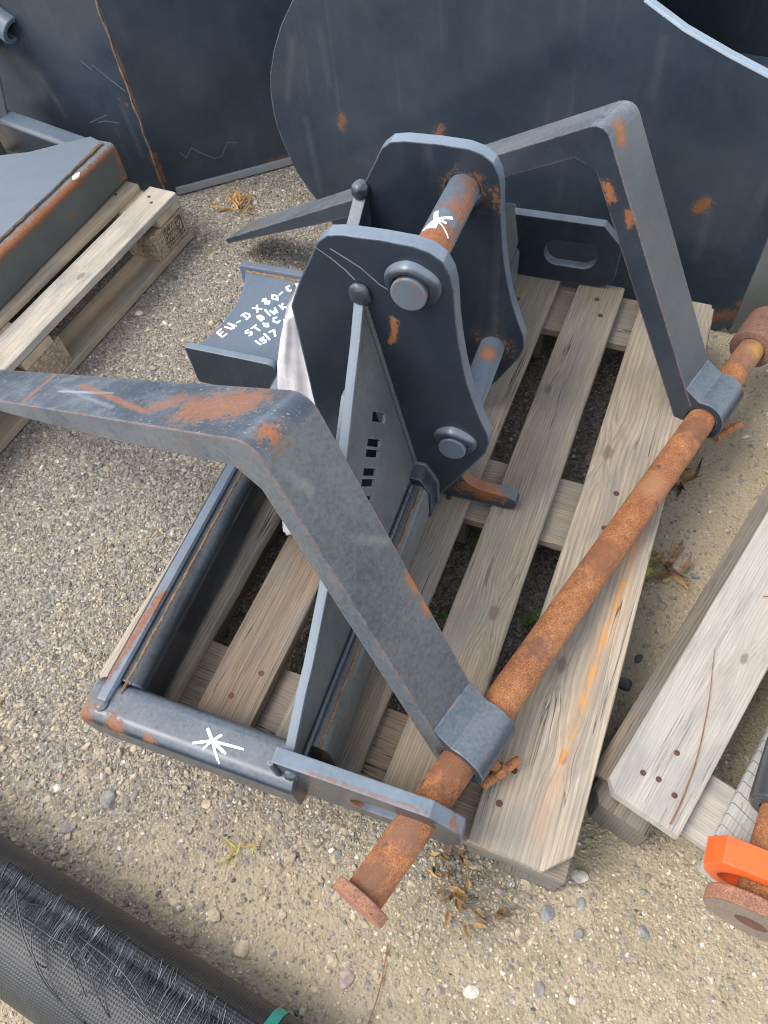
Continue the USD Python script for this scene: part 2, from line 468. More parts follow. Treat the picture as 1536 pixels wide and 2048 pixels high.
# ------------------------------------------------------------------ materials
M = {}
M['frame'] = steel('frame_paint', rust=0.55, edge=0.55, dirt=0.55, chips=0.25, seed=0.0,
                   spots=[((-0.632, 0.125, 0.240), 0.030, 0.75), ((-0.575, 0.118, 0.242), 0.022, 0.8), ((-0.515, 0.122, 0.240), 0.012, 0.9),
                          ((-0.258, 0.17, 0.15), 0.05, 0.6), ((-0.30, 0.17, 0.25), 0.02, 0.7), ((-0.17, 0.17, 0.22), 0.02, 0.5)])
M['rail'] = steel('rail_paint', base=(0.006, 0.0085, 0.0115), rough=0.20, rust=0.6, edge=0.4, dirt=0.25, chips=0.2, chalk=0.12, seed=0.5, spots=[((-0.612, 0.12, 0.236), (-0.625, 0.40, 0.236), 0.010, 0.5)])
M['rail2'] = steel('front_rail_paint', base=(0.020, 0.022, 0.022), rough=0.28, rust=0.6, edge=0.4, dirt=0.6, dust=0.5, up_k=0.1, chips=0.2, chalk=0.2, seed=0.7)
M['beam_dark'] = steel('left_beam_paint', base=(0.008, 0.011, 0.014), rough=0.30, rust=0.6, edge=0.5, dirt=0.35, chalk=1.0, seed=0.9)  # darker base paints in the shade on this beam's face
M['web'] = steel('web_paint', rust=0.8, edge=0.7, dirt=0.4, seed=0.3, spots=[((-0.425, 0.90, 0.60), (-0.423, 0.84, 0.565), 0.016, 0.9)])
M['ear'] = steel('ear_paint', base=(0.006, 0.0095, 0.0145), rust=0.45, edge=0.35, dirt=0.25, chips=0.10, streak=0.08, seed=2.0, edge_axis=(-0.0523, 0.9986, 0.0),
                 spots=[((-0.334, 0.698, 0.583), (-0.337, 0.698, 0.55), 0.007, 0.95), ((-0.337, 0.698, 0.55), (-0.343, 0.697, 0.539), 0.006, 0.9), ((-0.42, 0.925, 0.66), 0.006, 0.8), ((-0.36, 0.93, 0.655), 0.007, 0.8), ((-0.40, 0.925, 0.58), 0.006, 0.8), ((-0.25, 0.935, 0.60), 0.008, 0.7), ((-0.43, 0.925, 0.52), 0.007, 0.7), ((-0.27, 0.935, 0.63), (-0.26, 0.935, 0.60), 0.012, 0.5), ((-0.20, 0.94, 0.50), (-0.195, 0.945, 0.44), 0.006, 0.8), ((-0.3178, 0.94, 0.622), 0.036, 0.55), ((-0.2616, 0.943, 0.322), 0.036, 0.55)],
                 marks=[((-0.4332, 0.6927, 0.683), (-0.4153, 0.6936, 0.671), 0.0011, (0.16, 0.18, 0.19), 0.7), ((-0.4153, 0.6936, 0.671), (-0.3963, 0.6946, 0.655), 0.0011, (0.16, 0.18, 0.19), 0.7), ((-0.3963, 0.6946, 0.655), (-0.3853, 0.6952, 0.642), 0.0011, (0.16, 0.18, 0.19), 0.7), ((-0.4123, 0.6938, 0.685), (-0.3743, 0.6958, 0.663), 0.0011, (0.16, 0.18, 0.19), 0.7), ((-0.3743, 0.6958, 0.663), (-0.3494, 0.6971, 0.64), 0.0011, (0.16, 0.18, 0.19), 0.7), ((-0.3494, 0.6971, 0.64), (-0.3324, 0.698, 0.631), 0.0011, (0.16, 0.18, 0.19), 0.7)])
M['gusset'] = steel('gusset_paint', base=(0.020, 0.024, 0.028), rough=0.45, rust=0.5, edge=0.4, dirt=0.55, dust=0.6, up_k=0.3, seed=3.0, edge_axis=(0.987, 0.05, 0.161))
M['lug'] = steel('lug_paint', rust=0.7, edge=0.75, dirt=0.4, chips=0.3, seed=1.0, edge_axis=(-0.0523, 0.9986, 0.0), spots=[((-0.26, 0.155, 0.302), (-0.10, 0.165, 0.302), 0.004, 0.6), ((-0.20, 0.157, 0.205), 0.02, 0.8), ((-0.255, 0.14, 0.24), (-0.262, 0.135, 0.16), 0.012, 0.7), ((-0.06, 0.17, 0.27), 0.012, 0.8)])
M['tine'] = steel('tine_paint', base=(0.016, 0.022, 0.030), rough=0.27, rust=0.75, edge=1.0, dirt=0.42, dust=0.85, up_k=-0.80, chalk=0.05, scratch=0.6, chips=0.3, seed=4.0,
                  spots=[((-0.405, 0.437, 0.664), (-0.49, 0.437, 0.63), 0.040, 0.62), ((-0.53, 0.46, 0.60), (-0.57, 0.45, 0.59), 0.020, 0.5), ((-0.340, 0.388, 0.690), 0.020, 0.95), ((-0.199, 0.394, 0.458), (-0.19, 0.39, 0.44), 0.013, 0.9), ((-0.179, 0.385, 0.418), (-0.172, 0.382, 0.405), 0.012, 0.9),
                         ((-0.945, 0.515, 0.399), (-0.949, 0.599, 0.381), 0.009, 0.7), ((-0.82, 0.54, 0.453), (-0.578, 0.442, 0.587), 0.006, 0.6), ((-0.41, 0.352, 0.678), (-0.45, 0.363, 0.65), 0.012, 0.7), ((-0.52, 0.38, 0.60), 0.012, 0.6)],
                  marks=[((-0.33, 0.37, 0.67), (-0.30, 0.375, 0.63), 0.012, (0.27, 0.255, 0.20), 0.5), ((-0.27, 0.37, 0.56), (-0.23, 0.40, 0.52), 0.010, (0.27, 0.26, 0.21), 0.4), ((-0.90, 0.55, 0.41), (-0.66, 0.46, 0.545), 0.006, (0.22, 0.26, 0.30), 0.6), ((-0.87, 0.53, 0.43), (-0.70, 0.50, 0.52), 0.004, (0.24, 0.28, 0.32), 0.6)])
M['tine_far'] = steel('far_tine_paint', base=(0.010, 0.014, 0.020), rust=0.6, edge=1.0, dirt=0.55, dust=0.04, chalk=0.35, scratch=0.35, chips=0.3, seed=4.0,
                  spots=[((-0.140, 1.176, 0.614), (-0.135, 1.17, 0.60), 0.018, 0.9), ((-0.137, 1.134, 0.537), (-0.130, 1.13, 0.525), 0.014, 0.8), ((-0.093, 1.12, 0.505), (-0.088, 1.12, 0.49), 0.010, 0.8), ((-1.05, 1.40, 0.10), 0.014, 0.7), ((-0.80, 1.33, 0.24), 0.012, 0.7)])
M['bucket'] = steel('bucket_paint', base=(0.0085, 0.0135, 0.020), rough=0.24, rust=0.45, edge=0.45, dirt=0.10, dust=0.35, chips=-0.5, streak=0.07, warp=0.3, rust_v=0.38, seed=7.0,
                    spots=[((-0.837, 1.56, 0.325), (-0.845, 1.56, 0.30), 0.013, 0.95), ((-0.575, 1.535, 0.35), (-0.585, 1.535, 0.33), 0.013, 0.9), ((0.025, 1.478, 0.315), (0.015, 1.478, 0.295), 0.015, 0.95), ((-0.11, 1.49, 0.32), (-0.105, 1.49, 0.30), 0.013, 0.8), ((0.10, 1.47, 0.03), (0.15, 1.465, 0.06), 0.016, 0.6), ((0.16, 1.463, 0.09), 0.010, 0.8),
                           ((-1.462, 1.564, 0.42), (-1.462, 1.565, 0.24), 0.007, 0.9), ((-1.49, 1.562, 0.27), (-1.51, 1.562, 0.28), 0.008, 0.9), ((-1.462, 1.565, 0.13), (-1.460, 1.565, 0.05), 0.012, 0.9), ((-1.462, 1.56, 0.56), (-1.462, 1.56, 0.50), 0.008, 0.9), ((-1.22, 1.77, 0.012), (-1.16, 1.83, 0.012), 0.02, 0.8)],
                    marks=[((-1.4043, 1.6158, 0.1181), (-1.3952, 1.6236, 0.0996), 0.0016, (0.13, 0.145, 0.155), 0.45), ((-1.3952, 1.6236, 0.0996), (-1.3776, 1.6388, 0.1223), 0.0016, (0.13, 0.145, 0.155), 0.45), ((-1.3776, 1.6388, 0.1223), (-1.3628, 1.6516, 0.1034), 0.0016, (0.13, 0.145, 0.155), 0.45), ((-1.3628, 1.6516, 0.1034), (-1.3348, 1.6757, 0.0749), 0.0016, (0.13, 0.145, 0.155), 0.45), ((-1.3348, 1.6757, 0.0749), (-1.3197, 1.6887, 0.0757), 0.0016, (0.13, 0.145, 0.155), 0.45), ((-1.3197, 1.6887, 0.0757), (-1.2987, 1.7068, 0.1113), 0.0016, (0.13, 0.145, 0.155), 0.45), ((-1.2987, 1.7068, 0.1113), (-1.2774, 1.7252, 0.1038), 0.0016, (0.13, 0.145, 0.155), 0.45), ((-1.5596, 1.5719, 0.3625), (-1.5227, 1.5696, 0.3361), 0.0018, (0.13, 0.145, 0.155), 0.45), ((-1.5227, 1.5696, 0.3361), (-1.4777, 1.5669, 0.3079), 0.0018, (0.13, 0.145, 0.155), 0.45), ((-1.5958, 1.574, 0.3676), (-1.5686, 1.5724, 0.3487), 0.0018, (0.13, 0.145, 0.155), 0.45), ((-1.6585, 1.5778, 0.1918), (-1.5811, 1.5732, 0.2263), 0.0018, (0.13, 0.145, 0.155), 0.45), ((-1.6284, 1.576, 0.1969), (-1.5924, 1.5738, 0.2074), 0.0018, (0.13, 0.145, 0.155), 0.45), ((-1.5924, 1.5738, 0.2074), (-1.545, 1.571, 0.2097), 0.0018, (0.13, 0.145, 0.155), 0.45), ((-0.945, 1.577, 0.297), (-0.939, 1.576, 0.107), 0.016, (0.13, 0.145, 0.155), 0.16), ((0.035, 1.476, 0.295), (0.037, 1.476, 0.18), 0.016, (0.13, 0.145, 0.155), 0.16), ((-0.866, 1.568, 0.514), (-0.86, 1.568, 0.396), 0.016, (0.13, 0.145, 0.155), 0.16), ((-0.945, 1.577, 0.482), (-0.991, 1.581, 0.338), 0.016, (0.13, 0.145, 0.155), 0.16), ((-1.7803, 1.5851, 0.3055), (-1.757, 1.5837, 0.24), 0.016, (0.13, 0.145, 0.155), 0.16), ((-1.757, 1.5837, 0.24), (-1.7494, 1.5833, 0.1954), 0.016, (0.13, 0.145, 0.155), 0.16), ((-1.51, 1.57, 0.26), (-1.505, 1.57, 0.12), 0.016, (0.13, 0.145, 0.155), 0.16), ((-0.13, 1.49, 0.6), (-0.13, 1.49, 0.5), 0.016, (0.13, 0.145, 0.155), 0.16)])
M['pale_steel'] = steel('worn_lip_steel', base=(0.16, 0.17, 0.165), rough=0.5, rust=0.7, edge=0.6, dirt=0.7, chips=0.5, seed=5.0)
M['left_frame'] = steel('left_frame_paint', base=(0.035, 0.040, 0.036), rough=0.45, rust=0.8, edge=0.95, dirt=0.9, dust=0.22, chalk=0.9, chips=0.5, seed=9.0,
                        spots=[((-1.438, 1.42, 0.246), (-1.470, 0.70, 0.246), 0.015, 0.9), ((-1.452, 1.30, 0.252), (-1.47, 0.8, 0.252), 0.008, 0.8), ((-1.44, 1.42, 0.24), (-1.44, 1.42, 0.20), 0.018, 0.8), ((-1.44, 1.41, 0.16), 0.018, 0.8), ((-1.45, 1.2, 0.19), 0.012, 0.8)])
M['sheet'] = steel('grey_sheet_paint', base=(0.12, 0.14, 0.16), rough=0.42, rust=0.25, edge=0.2, dirt=0.35, chips=-0.3, seed=11.0)
M['bracket'] = steel('bracket_paint', base=(0.05, 0.075, 0.11), rough=0.36, rust=0.6, edge=0.75, dirt=0.35, chips=0.2, seed=13.0,
                     spots=[((-0.83, 0.90, 0.235), 0.02, 0.35)])
M['foot'] = steel('foot_paint', rust=0.7, edge=0.6, dirt=0.4, seed=14.0, spots=[((-0.235, 0.735, 0.192), (-0.190, 0.74, 0.186), 0.03, 0.85)])
M['pin'] = steel('pin_paint', base=(0.05, 0.066, 0.085), rough=0.30, rust=0.9, edge=0.6, dirt=0.3, chips=0.75, seed=15.0,
                 spots=[((-0.303, 0.765, 0.66), 0.080, 1.0), ((-0.280, 0.84, 0.66), (-0.288, 0.92, 0.65), 0.030, 0.95), ((-0.255, 0.90, 0.35), 0.022, 0.9), ((-0.24, 0.78, 0.36), 0.016, 0.9)])
M['cut_edge'] = steel('bright_cut_edge', base=(0.26, 0.32, 0.37), rough=0.35, rust=0.6, edge=0.6, dirt=0.1, chips=0.0, seed=19.0)  # pale blue tone paints the sky reflected in the bucket rim
M['strip'] = steel('bare_strip', base=(0.15, 0.19, 0.225), rough=0.4, rust=0.8, edge=0.9, dirt=0.3, chips=0.3, seed=21.0, spots=[((-0.62, 0.17, 0.252), (-0.612, 0.33, 0.252), 0.008, 0.85)])  # pale blue-grey with a run of rust
M['rust'] = rusty('orange_rust', dark=0.9, stain=[((-0.085, 0.25, 0.25), 0.06, (0.13, 0.06, 0.035)), ((-0.12, 0.14, 0.25), 0.035, (0.16, 0.085, 0.06)), ((0.115, 0.99, 0.19), 0.05, (0.12, 0.055, 0.03)), ((0.02, 0.65, 0.215), 0.05, (0.15, 0.065, 0.03)), ((-0.03, 0.46, 0.23), 0.03, (0.11, 0.06, 0.045)), ((0.07, 0.83, 0.2), 0.04, (0.27, 0.135, 0.07)), ((-0.14, 0.07, 0.255), 0.04, (0.14, 0.07, 0.045))])
M['disc_face'] = rusty('worn_disc_face', ramp=[(0.0, (0.05, 0.042, 0.036)), (0.4, (0.13, 0.10, 0.08)), (0.75, (0.19, 0.15, 0.115)), (1.0, (0.30, 0.19, 0.09))], rough=0.6, seed=8.0)
M['seam'] = rusty('weld_seam_rust', ramp=[(0.0, (0.03, 0.03, 0.03)), (0.35, (0.10, 0.065, 0.04)), (0.6, (0.22, 0.13, 0.065)), (1.0, (0.36, 0.23, 0.12))], dark=1.0, seed=2.0)
M['rust_dark'] = rusty('brown_rust', ramp=[(0.0, (0.05, 0.028, 0.022)), (0.4, (0.125, 0.068, 0.048)), (0.7, (0.20, 0.105, 0.068)), (1.0, (0.30, 0.165, 0.105))], seed=3.0)
M['rust_mix'] = rusty('flange_rust', ramp=[(0.0, (0.08, 0.035, 0.022)), (0.4, (0.20, 0.095, 0.06)), (0.7, (0.30, 0.15, 0.09)), (1.0, (0.42, 0.24, 0.15))], seed=5.0)
M['rust_end'] = rusty('stained_rust', ramp=[(0.0, (0.06, 0.03, 0.02)), (0.4, (0.17, 0.085, 0.05)), (0.7, (0.26, 0.13, 0.07)), (1.0, (0.38, 0.21, 0.11))], seed=6.0,
                      stain=[((0.20, 1.245, 0.175), 0.030, (0.34, 0.20, 0.045))])
M['nail'] = rusty('nail_rust', ramp=[(0.0, (0.03, 0.016, 0.012)), (0.5, (0.09, 0.04, 0.028)), (1.0, (0.17, 0.08, 0.05))], seed=7.0)
M['wood'] = wood('board_wood', knots=[(0.02, 0.35, 0.012), (-0.03, 0.86, 0.010)], seed=1.0)
M['wood_b'] = wood('board_wood_pale', dark=(0.14, 0.115, 0.085), midc=(0.35, 0.30, 0.235), light=(0.55, 0.50, 0.42), knots=[(-0.02, 0.55, 0.013)], rings=0.75, seed=2.0)
M['wood_edge'] = wood('board_wood_rust_stained', dark=(0.14, 0.11, 0.078), midc=(0.34, 0.285, 0.21), light=(0.58, 0.51, 0.41), knots=[(-0.015, 0.30, 0.011), (0.025, 0.16, 0.009), (-0.045, 0.74, 0.014)], rings=0.6, seed=3.0, warm=0.5,
                      stains=[(0.018, 0.03, 0.052, 0.66, 0.0085, 0.72, (0.52, 0.22, 0.04))])
M['wood_brown'] = wood('board_wood_brown', dark=(0.06, 0.045, 0.032), midc=(0.195, 0.15, 0.108), light=(0.36, 0.30, 0.235), knots=[(0.01, 0.42, 0.013)], warm=0.7, crack=1.6, seed=4.0)
M['wood_dark'] = wood('block_wood', dark=(0.05, 0.04, 0.03), midc=(0.16, 0.135, 0.105), light=(0.27, 0.24, 0.195), warm=0.3, seed=5.0)
M['wood_new'] = wood('fresh_board_wood', dark=(0.27, 0.20, 0.125), midc=(0.47, 0.375, 0.26), light=(0.62, 0.53, 0.40), warm=0.45, crack=0.3, seed=6.0)
M['wood_white'] = wood('pale_board_wood', dark=(0.22, 0.19, 0.15), midc=(0.43, 0.385, 0.315), light=(0.60, 0.55, 0.47), warm=0.3, crack=0.4, knots=[(0.0, 0.37, 0.012), (0.01, 0.83, 0.011)], seed=7.0)
M['wood_tan'] = wood('tan_board_wood', dark=(0.19, 0.145, 0.095), midc=(0.36, 0.285, 0.195), light=(0.50, 0.42, 0.31), warm=0.5, crack=0.25, seed=8.0)
M['chipboard'] = plain('pressed_chip_block', (0.27, 0.205, 0.14), 0.9, 0.5, 130, 0.6, 0.2)
M['wood_grey'] = wood('grey_board_wood', dark=(0.24, 0.215, 0.18), midc=(0.36, 0.33, 0.285), light=(0.43, 0.405, 0.36), warm=0.14, crack=0.45, knots=[(0.022, 0.30, 0.008)], seed=9.0, rings=1.1)
M['wood_grey_b'] = wood('grey_board_checked', dark=(0.22, 0.205, 0.18), midc=(0.36, 0.345, 0.31), light=(0.48, 0.465, 0.43), warm=0.05, crack=0.6, seed=10.0, checks=True)
M['white_paint'] = plain('white_marker_paint', (0.56, 0.64, 0.66), 0.6, 0.28, 160, 0.2)
M['cloth'] = plain('grey_cloth', (0.45, 0.43, 0.44), 0.95, 0.10, 40, 0.5, 0.1, 0.002)
M['orange'] = steel('orange_paint', base=(0.52, 0.070, 0.006), rough=0.36, rust=0.3, edge=0.3, dirt=0.22, dust=0.18, up_k=0.15, chalk=0.0, pale=0.15, chips=0.0, streak=0.08, seed=25.0)
M['black_paint'] = steel('black_paint', base=(0.02, 0.02, 0.022), rust=0.5, edge=0.5, dirt=0.2, seed=17.0)
M['leaf_dry'] = plain('dry_leaf', (0.30, 0.185, 0.085), 0.8, 0.5, 50, 0.4, 0.2, translucent=0.2)
M['leaf_straw'] = plain('straw_leaf', (0.48, 0.30, 0.12), 0.8, 0.4, 60, 0.4, 0.2, translucent=0.2)
M['leaf_brown'] = plain('brown_leaf', (0.16, 0.10, 0.055), 0.85, 0.5, 50, 0.4, 0.2)
M['leaf_green'] = plain('weed_leaf', (0.085, 0.17, 0.035), 0.6, 0.4, 90, 0.3, 0.3, translucent=0.3)
M['leaf_yellow'] = plain('yellowing_leaf', (0.36, 0.36, 0.10), 0.6, 0.3, 90, 0.3, 0.3, translucent=0.3)
M['thread'] = plain('frayed_plastic_thread', (0.20, 0.21, 0.225), 0.35, 0.4, 40, 0.0, 0.6)
M['thread_grey'] = plain('dull_plastic_thread', (0.055, 0.058, 0.064), 0.35, 0.4, 40, 0.0, 0.6)
M['thread_black'] = plain('black_plastic_thread', (0.02, 0.02, 0.022), 0.3, 0.2, 40, 0.0, 0.6)
M['green_tape'] = plain('green_woven_tape', (0.015, 0.19, 0.145), 0.5, 0.35, 500, 0.5, 0.5)
M['twig'] = plain('red_brown_twig', (0.19, 0.085, 0.045), 0.8, 0.4, 90, 0.3)
M['chip_white'] = plain('white_chip', (0.75, 0.74, 0.72), 0.6, 0.1, 90, 0.2)
M['stamp'] = plain('stamp_ink', (0.055, 0.04, 0.03), 0.9, 0.4, 200, 0.0, 0.1)
STONES = {'grey': (0.195, 0.183, 0.165), 'blue': (0.165, 0.168, 0.17), 'tan': (0.345, 0.288, 0.20), 'brown': (0.235, 0.185, 0.13), 'pale': (0.46, 0.42, 0.35), 'dark': (0.085, 0.085, 0.085), 'pink': (0.30, 0.225, 0.195)}
for k, c in STONES.items():
    M['stone_' + k] = plain(f'stone_{k}', c, 0.85, 0.32, 70, 0.5, 0.25)

# woven fabric of the roll
g = Graph()
tc = g.n('attribute', 'vector', attribute='weave')
wx = g.n('wave_texture', 'fac', wave_type='bands', bands_direction='x', profile='sine', vector=tc, scale=66.0, distortion=0.25, detail=1.0, detail_scale=4.0)
wy = g.n('wave_texture', 'fac', wave_type='bands', bands_direction='y', profile='sine', vector=tc, scale=66.0, distortion=0.25, detail=1.0, detail_scale=4.0)
wv = g.mul(wx, wy)
geo = g.n('geometry')
n1 = g.noise(f'{geo}.position', 14, 4, 0.6)
col = g.mix(wv, (0.006, 0.0065, 0.007), (0.016, 0.017, 0.019))
col = g.mix(g.mul(g.mr(n1, 0.5, 0.75), 0.22), col, (0.055, 0.052, 0.046))
nrm = g.n('bump', 'normal', height=wv, strength=0.5, distance=0.0012)
p = g.n('principled_bsdf', base_color=col, roughness=0.42, normal=nrm, specular_ior_level=0.45)
M['weave'] = g.build('woven_black_fabric', f'{p}.BSDF')

# ground: compacted dust and grit
g = Graph()
geo = g.n('geometry')
P = f'{geo}.position'
big = g.noise(P, 1.6, 4, 0.6)
mid = g.noise(P, 9.0, 5, 0.65)
fine = g.noise(P, 55.0, 5, 0.7)
grit = g.noise(P, 330.0, 3, 0.7)
v1 = g.n('voronoi_texture', vector=P, scale=150.0, feature='f1')
v2 = g.n('voronoi_texture', vector=g.vadd(P, (3.3, 1.2, 0.4)), scale=330.0, feature='f1')
c1 = g.ramp(g.z(f'{v1}.color', 'x'), [(0.0, (0.0798, 0.0739, 0.0672)), (0.3, (0.1596, 0.1428, 0.1176)), (0.6, (0.2184, 0.1974, 0.1680)), (0.85, (0.2940, 0.2646, 0.2142)), (1.0, (0.3864, 0.3570, 0.3024))])
c2 = g.ramp(g.z(f'{v2}.color', 'x'), [(0.0, (0.0630, 0.0571, 0.0487)), (0.4, (0.1512, 0.1302, 0.0991)), (0.75, (0.2436, 0.2142, 0.1722)), (1.0, (0.3528, 0.3192, 0.2604))])
grains = g.mix(g.mr(fine, 0.42, 0.6), c1, c2)
dust = g.mix(grit, (0.25, 0.205, 0.135), (0.42, 0.355, 0.245))
X, Y = g.z(P, 'x'), g.z(P, 'y')
# sandy where wheels have packed it: towards the front and right of the yard
sandy = g.math('maximum', g.mr(g.add(g.mul(X, 0.45), g.mul(Y, -1.6)), -0.55, 0.15), g.mr(X, -0.02, 0.12, 0.0, 0.85))
dm = g.mr(g.add(g.add(g.mul(mid, 0.6), g.mul(fine, 0.30)), g.add(g.mul(big, 0.35), g.mul(sandy, 0.50))), 0.67, 0.92)
col = g.mix(g.mul(dm, 0.88), grains, dust)
speck = g.mul(g.mr(g.noise(P, 95.0, 4, 0.7), 0.57, 0.66), g.mr(g.noise(P, 22.0, 3, 0.6), 0.42, 0.58))
col = g.mix(g.mul(speck, 0.6), col, (0.10, 0.088, 0.07))
moss = g.mul(g.mr(g.dist(P, (0.08, 0.09, 0.0)), 0.42, 0.08), g.mr(g.add(g.mul(mid, 0.6), g.mul(fine, 0.5)), 0.46, 0.62))
col = g.mix(g.mul(moss, 0.5), col, (0.165, 0.15, 0.078))
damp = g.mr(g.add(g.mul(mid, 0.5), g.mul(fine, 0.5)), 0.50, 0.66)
under = g.math('maximum', g.mr(g.dist(g.vscale(P, (0.9, 0.6, 1.0)), (-0.27, 0.47, 0.0)), 0.42, 0.26), g.mr(g.dist(P, (-0.04, 0.17, 0.0)), 0.16, 0.06))  # ground made darker below the pallet and at its near right corner
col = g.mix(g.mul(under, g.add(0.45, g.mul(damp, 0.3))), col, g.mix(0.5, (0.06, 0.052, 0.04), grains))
h = g.add(g.add(g.mul(fine, 1.2), g.mul(grit, 0.5)), g.add(g.mul(f'{v1}.distance', -1.1), g.mul(f'{v2}.distance', -0.4)))
nrm = g.n('bump', 'normal', height=h, strength=0.75, distance=0.004)
p = g.n('principled_bsdf', base_color=col, roughness=0.95, normal=nrm, specular_ior_level=0.15)
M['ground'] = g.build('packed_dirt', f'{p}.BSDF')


# ------------------------------------------------------------------ ground
def ground_h(x, y):
    p = np.stack([np.asarray(x, float), np.asarray(y, float), np.zeros_like(np.asarray(x, float))], -1)
    return (meshkit.fbm(p * 2.2, 3, 5) - 0.5) * 0.010 + (meshkit.fbm(p * 16 + 9, 3, 8) - 0.5) * 0.005 - 0.003


def axis(lo, hi, step, far):
    core = np.arange(lo, hi + 1e-9, step)
    out, s = [], step
    x = hi
    while x < far:
        s *= 1.35; x += s; out.append(x)
    neg, s, x = [], step, lo
    while x > -far:
        s *= 1.35; x -= s; neg.append(x)
    return np.concatenate([neg[::-1], core, out])


gx, gy = axis(-2.1, 0.7, 0.012, 120), axis(-0.45, 2.0, 0.012, 120)
GX, GY = np.meshgrid(gx, gy)
near = np.clip(1 - (np.maximum(np.abs(GX + .7) - 3, 0) + np.maximum(np.abs(GY - .8) - 3, 0)) / 3, 0, 1)
GZ = ground_h(GX, GY) * near
gv = np.column_stack([GX.ravel(), GY.ravel(), GZ.ravel()])
nx, ny = len(gx), len(gy)
ii = (np.arange(ny - 1)[:, None] * nx + np.arange(nx - 1)[None]).ravel()
gf = np.vstack([np.column_stack([ii, ii + 1, ii + nx + 1]), np.column_stack([ii, ii + nx + 1, ii + nx])])
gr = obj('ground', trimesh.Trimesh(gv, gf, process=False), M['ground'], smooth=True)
tag(gr, 'packed tan and grey dirt yard strewn with grit', kind='structure')


def stone_mesh(seed, r=1.0, flat=0.7, sub=2):
    m = trimesh.creation.icosphere(sub, 1.0)
    rng = np.random.default_rng(seed)
    v = m.vertices.copy()
    for _ in range(9):   # broken facets
        nrm_ = rng.normal(size=3); nrm_ /= np.linalg.norm(nrm_)
        d = rng.uniform(0.55, 0.88)
        k = v @ nrm_
        v -= np.maximum(k - d, 0)[:, None] * nrm_ * 0.92
    v *= 1 + 0.10 * (meshkit.fbm(v * 2.5 + seed, 2, seed)[:, None] - 0.5)
    v *= np.array([1.0, rng.uniform(0.62, 0.95), flat * rng.uniform(0.7, 1.0)]) * r
    m.vertices = v
    return m


# gravel: one scatter
rng = np.random.default_rng(11)
gi = UsdGeom.PointInstancer.Define(stage, '/World/gravel')
tag(gi.GetPrim(), 'loose grey and tan gravel scattered over the yard', kind='stuff')
protos, kinds = [], []
for k, c in enumerate(['grey', 'tan', 'brown', 'blue', 'pale', 'dark', 'pink']):
    for s in range(3):
        pth = f'/World/gravel/stone_{len(protos):03d}'
        usdkit.mesh(stage, pth, stone_mesh(100 + k * 10 + s, 1.0, 0.72, 1 if s < 2 else 2), M['stone_' + c], smooth=22)
        protos.append(pth); kinds.append(c)
gi.CreatePrototypesRel().SetTargets([Sdf.Path(p) for p in protos])


def scatter(n, xlo, xhi, ylo, yhi, rlo, rhi, power, wts, dens):
    x, y = rng.uniform(xlo, xhi, n), rng.uniform(ylo, yhi, n)
    p = np.stack([x, y, 0 * x], -1)
    d = np.clip(dens(x, y, meshkit.fbm(p * 7 + 3, 3, 21), meshkit.fbm(p * 2.4, 2, 31)), 0, 1)
    keep = rng.uniform(size=n) < d
    x, y = x[keep], y[keep]
    r = rlo + (rhi - rlo) * rng.uniform(size=len(x)) ** power
    kk = rng.choice(len(kinds), len(x), p=np.array([wts[c] for c in kinds]) / sum(wts[c] for c in kinds))
    return x, y, r, kk


def sandy_at(x, y):
    return np.maximum(np.clip((0.45 * x - 1.6 * y + 0.55) / 0.8, 0, 1), np.clip(x / 0.12, 0, 1) * 0.85)


W_grey = dict(grey=5, tan=2.2, brown=2.4, blue=0.5, pale=0.9, dark=0.35, pink=0.6)
W_tan = dict(grey=1.2, tan=8.0, brown=1.2, blue=0.30, pale=0.8, dark=0.1, pink=0.5)
sets = [scatter(62000, -1.75, 0.55, -0.42, 2.0, 0.0014, 0.0045, 1.8, W_grey, lambda x, y, a, b: 1.0 - 0.62 * sandy_at(x, y) - 1.3 * np.maximum(a - 0.52, 0)),
        scatter(26000, -1.75, 0.55, -0.42, 1.9, 0.0032, 0.0075, 2.4, W_grey, lambda x, y, a, b: (0.85 - 0.62 * sandy_at(x, y)) * (a < 0.60)),
        scatter(46000, -0.95, 0.55, -0.42, 0.5, 0.0014, 0.0042, 1.9, W_tan, lambda x, y, a, b: 0.45 + 0.55 * (a > 0.42)),
        scatter(3000, -0.95, 0.15, -0.36, 0.22, 0.005, 0.0125, 2.2, W_tan, lambda x, y, a, b: 1.2 * np.clip((0.05 - x), 0.12, 1) * (a > 0.40)),
        scatter(1100, -1.5, 0.35, 0.3, 1.7, 0.007, 0.014, 2.6, W_grey, lambda x, y, a, b: 0.8 + 0 * x)]
sx, sy, sr, skd = (np.concatenate([s[i] for s in sets]) for i in range(4))
sz = ground_h(sx, sy) + sr * (rng.uniform(-0.45, 0.22, len(sx)) - 0.18 * (sr > 0.005))
q = rng.normal(size=(len(sx), 4)); q[:, 1:3] *= 0.45; q /= np.linalg.norm(q, axis=1, keepdims=True)
gi.CreatePositionsAttr(Vt.Vec3fArray.FromNumpy(np.column_stack([sx, sy, sz]).astype(np.float32)))
gi.CreateProtoIndicesAttr(Vt.IntArray.FromNumpy(skd.astype(np.int32)))
gi.CreateScalesAttr(Vt.Vec3fArray.FromNumpy(np.repeat(sr[:, None], 3, 1).astype(np.float32)))
gi.CreateOrientationsAttr(Vt.QuathArray([Gf.Quath(float(a), float(b), float(c), float(d)) for a, b, c, d in q]))

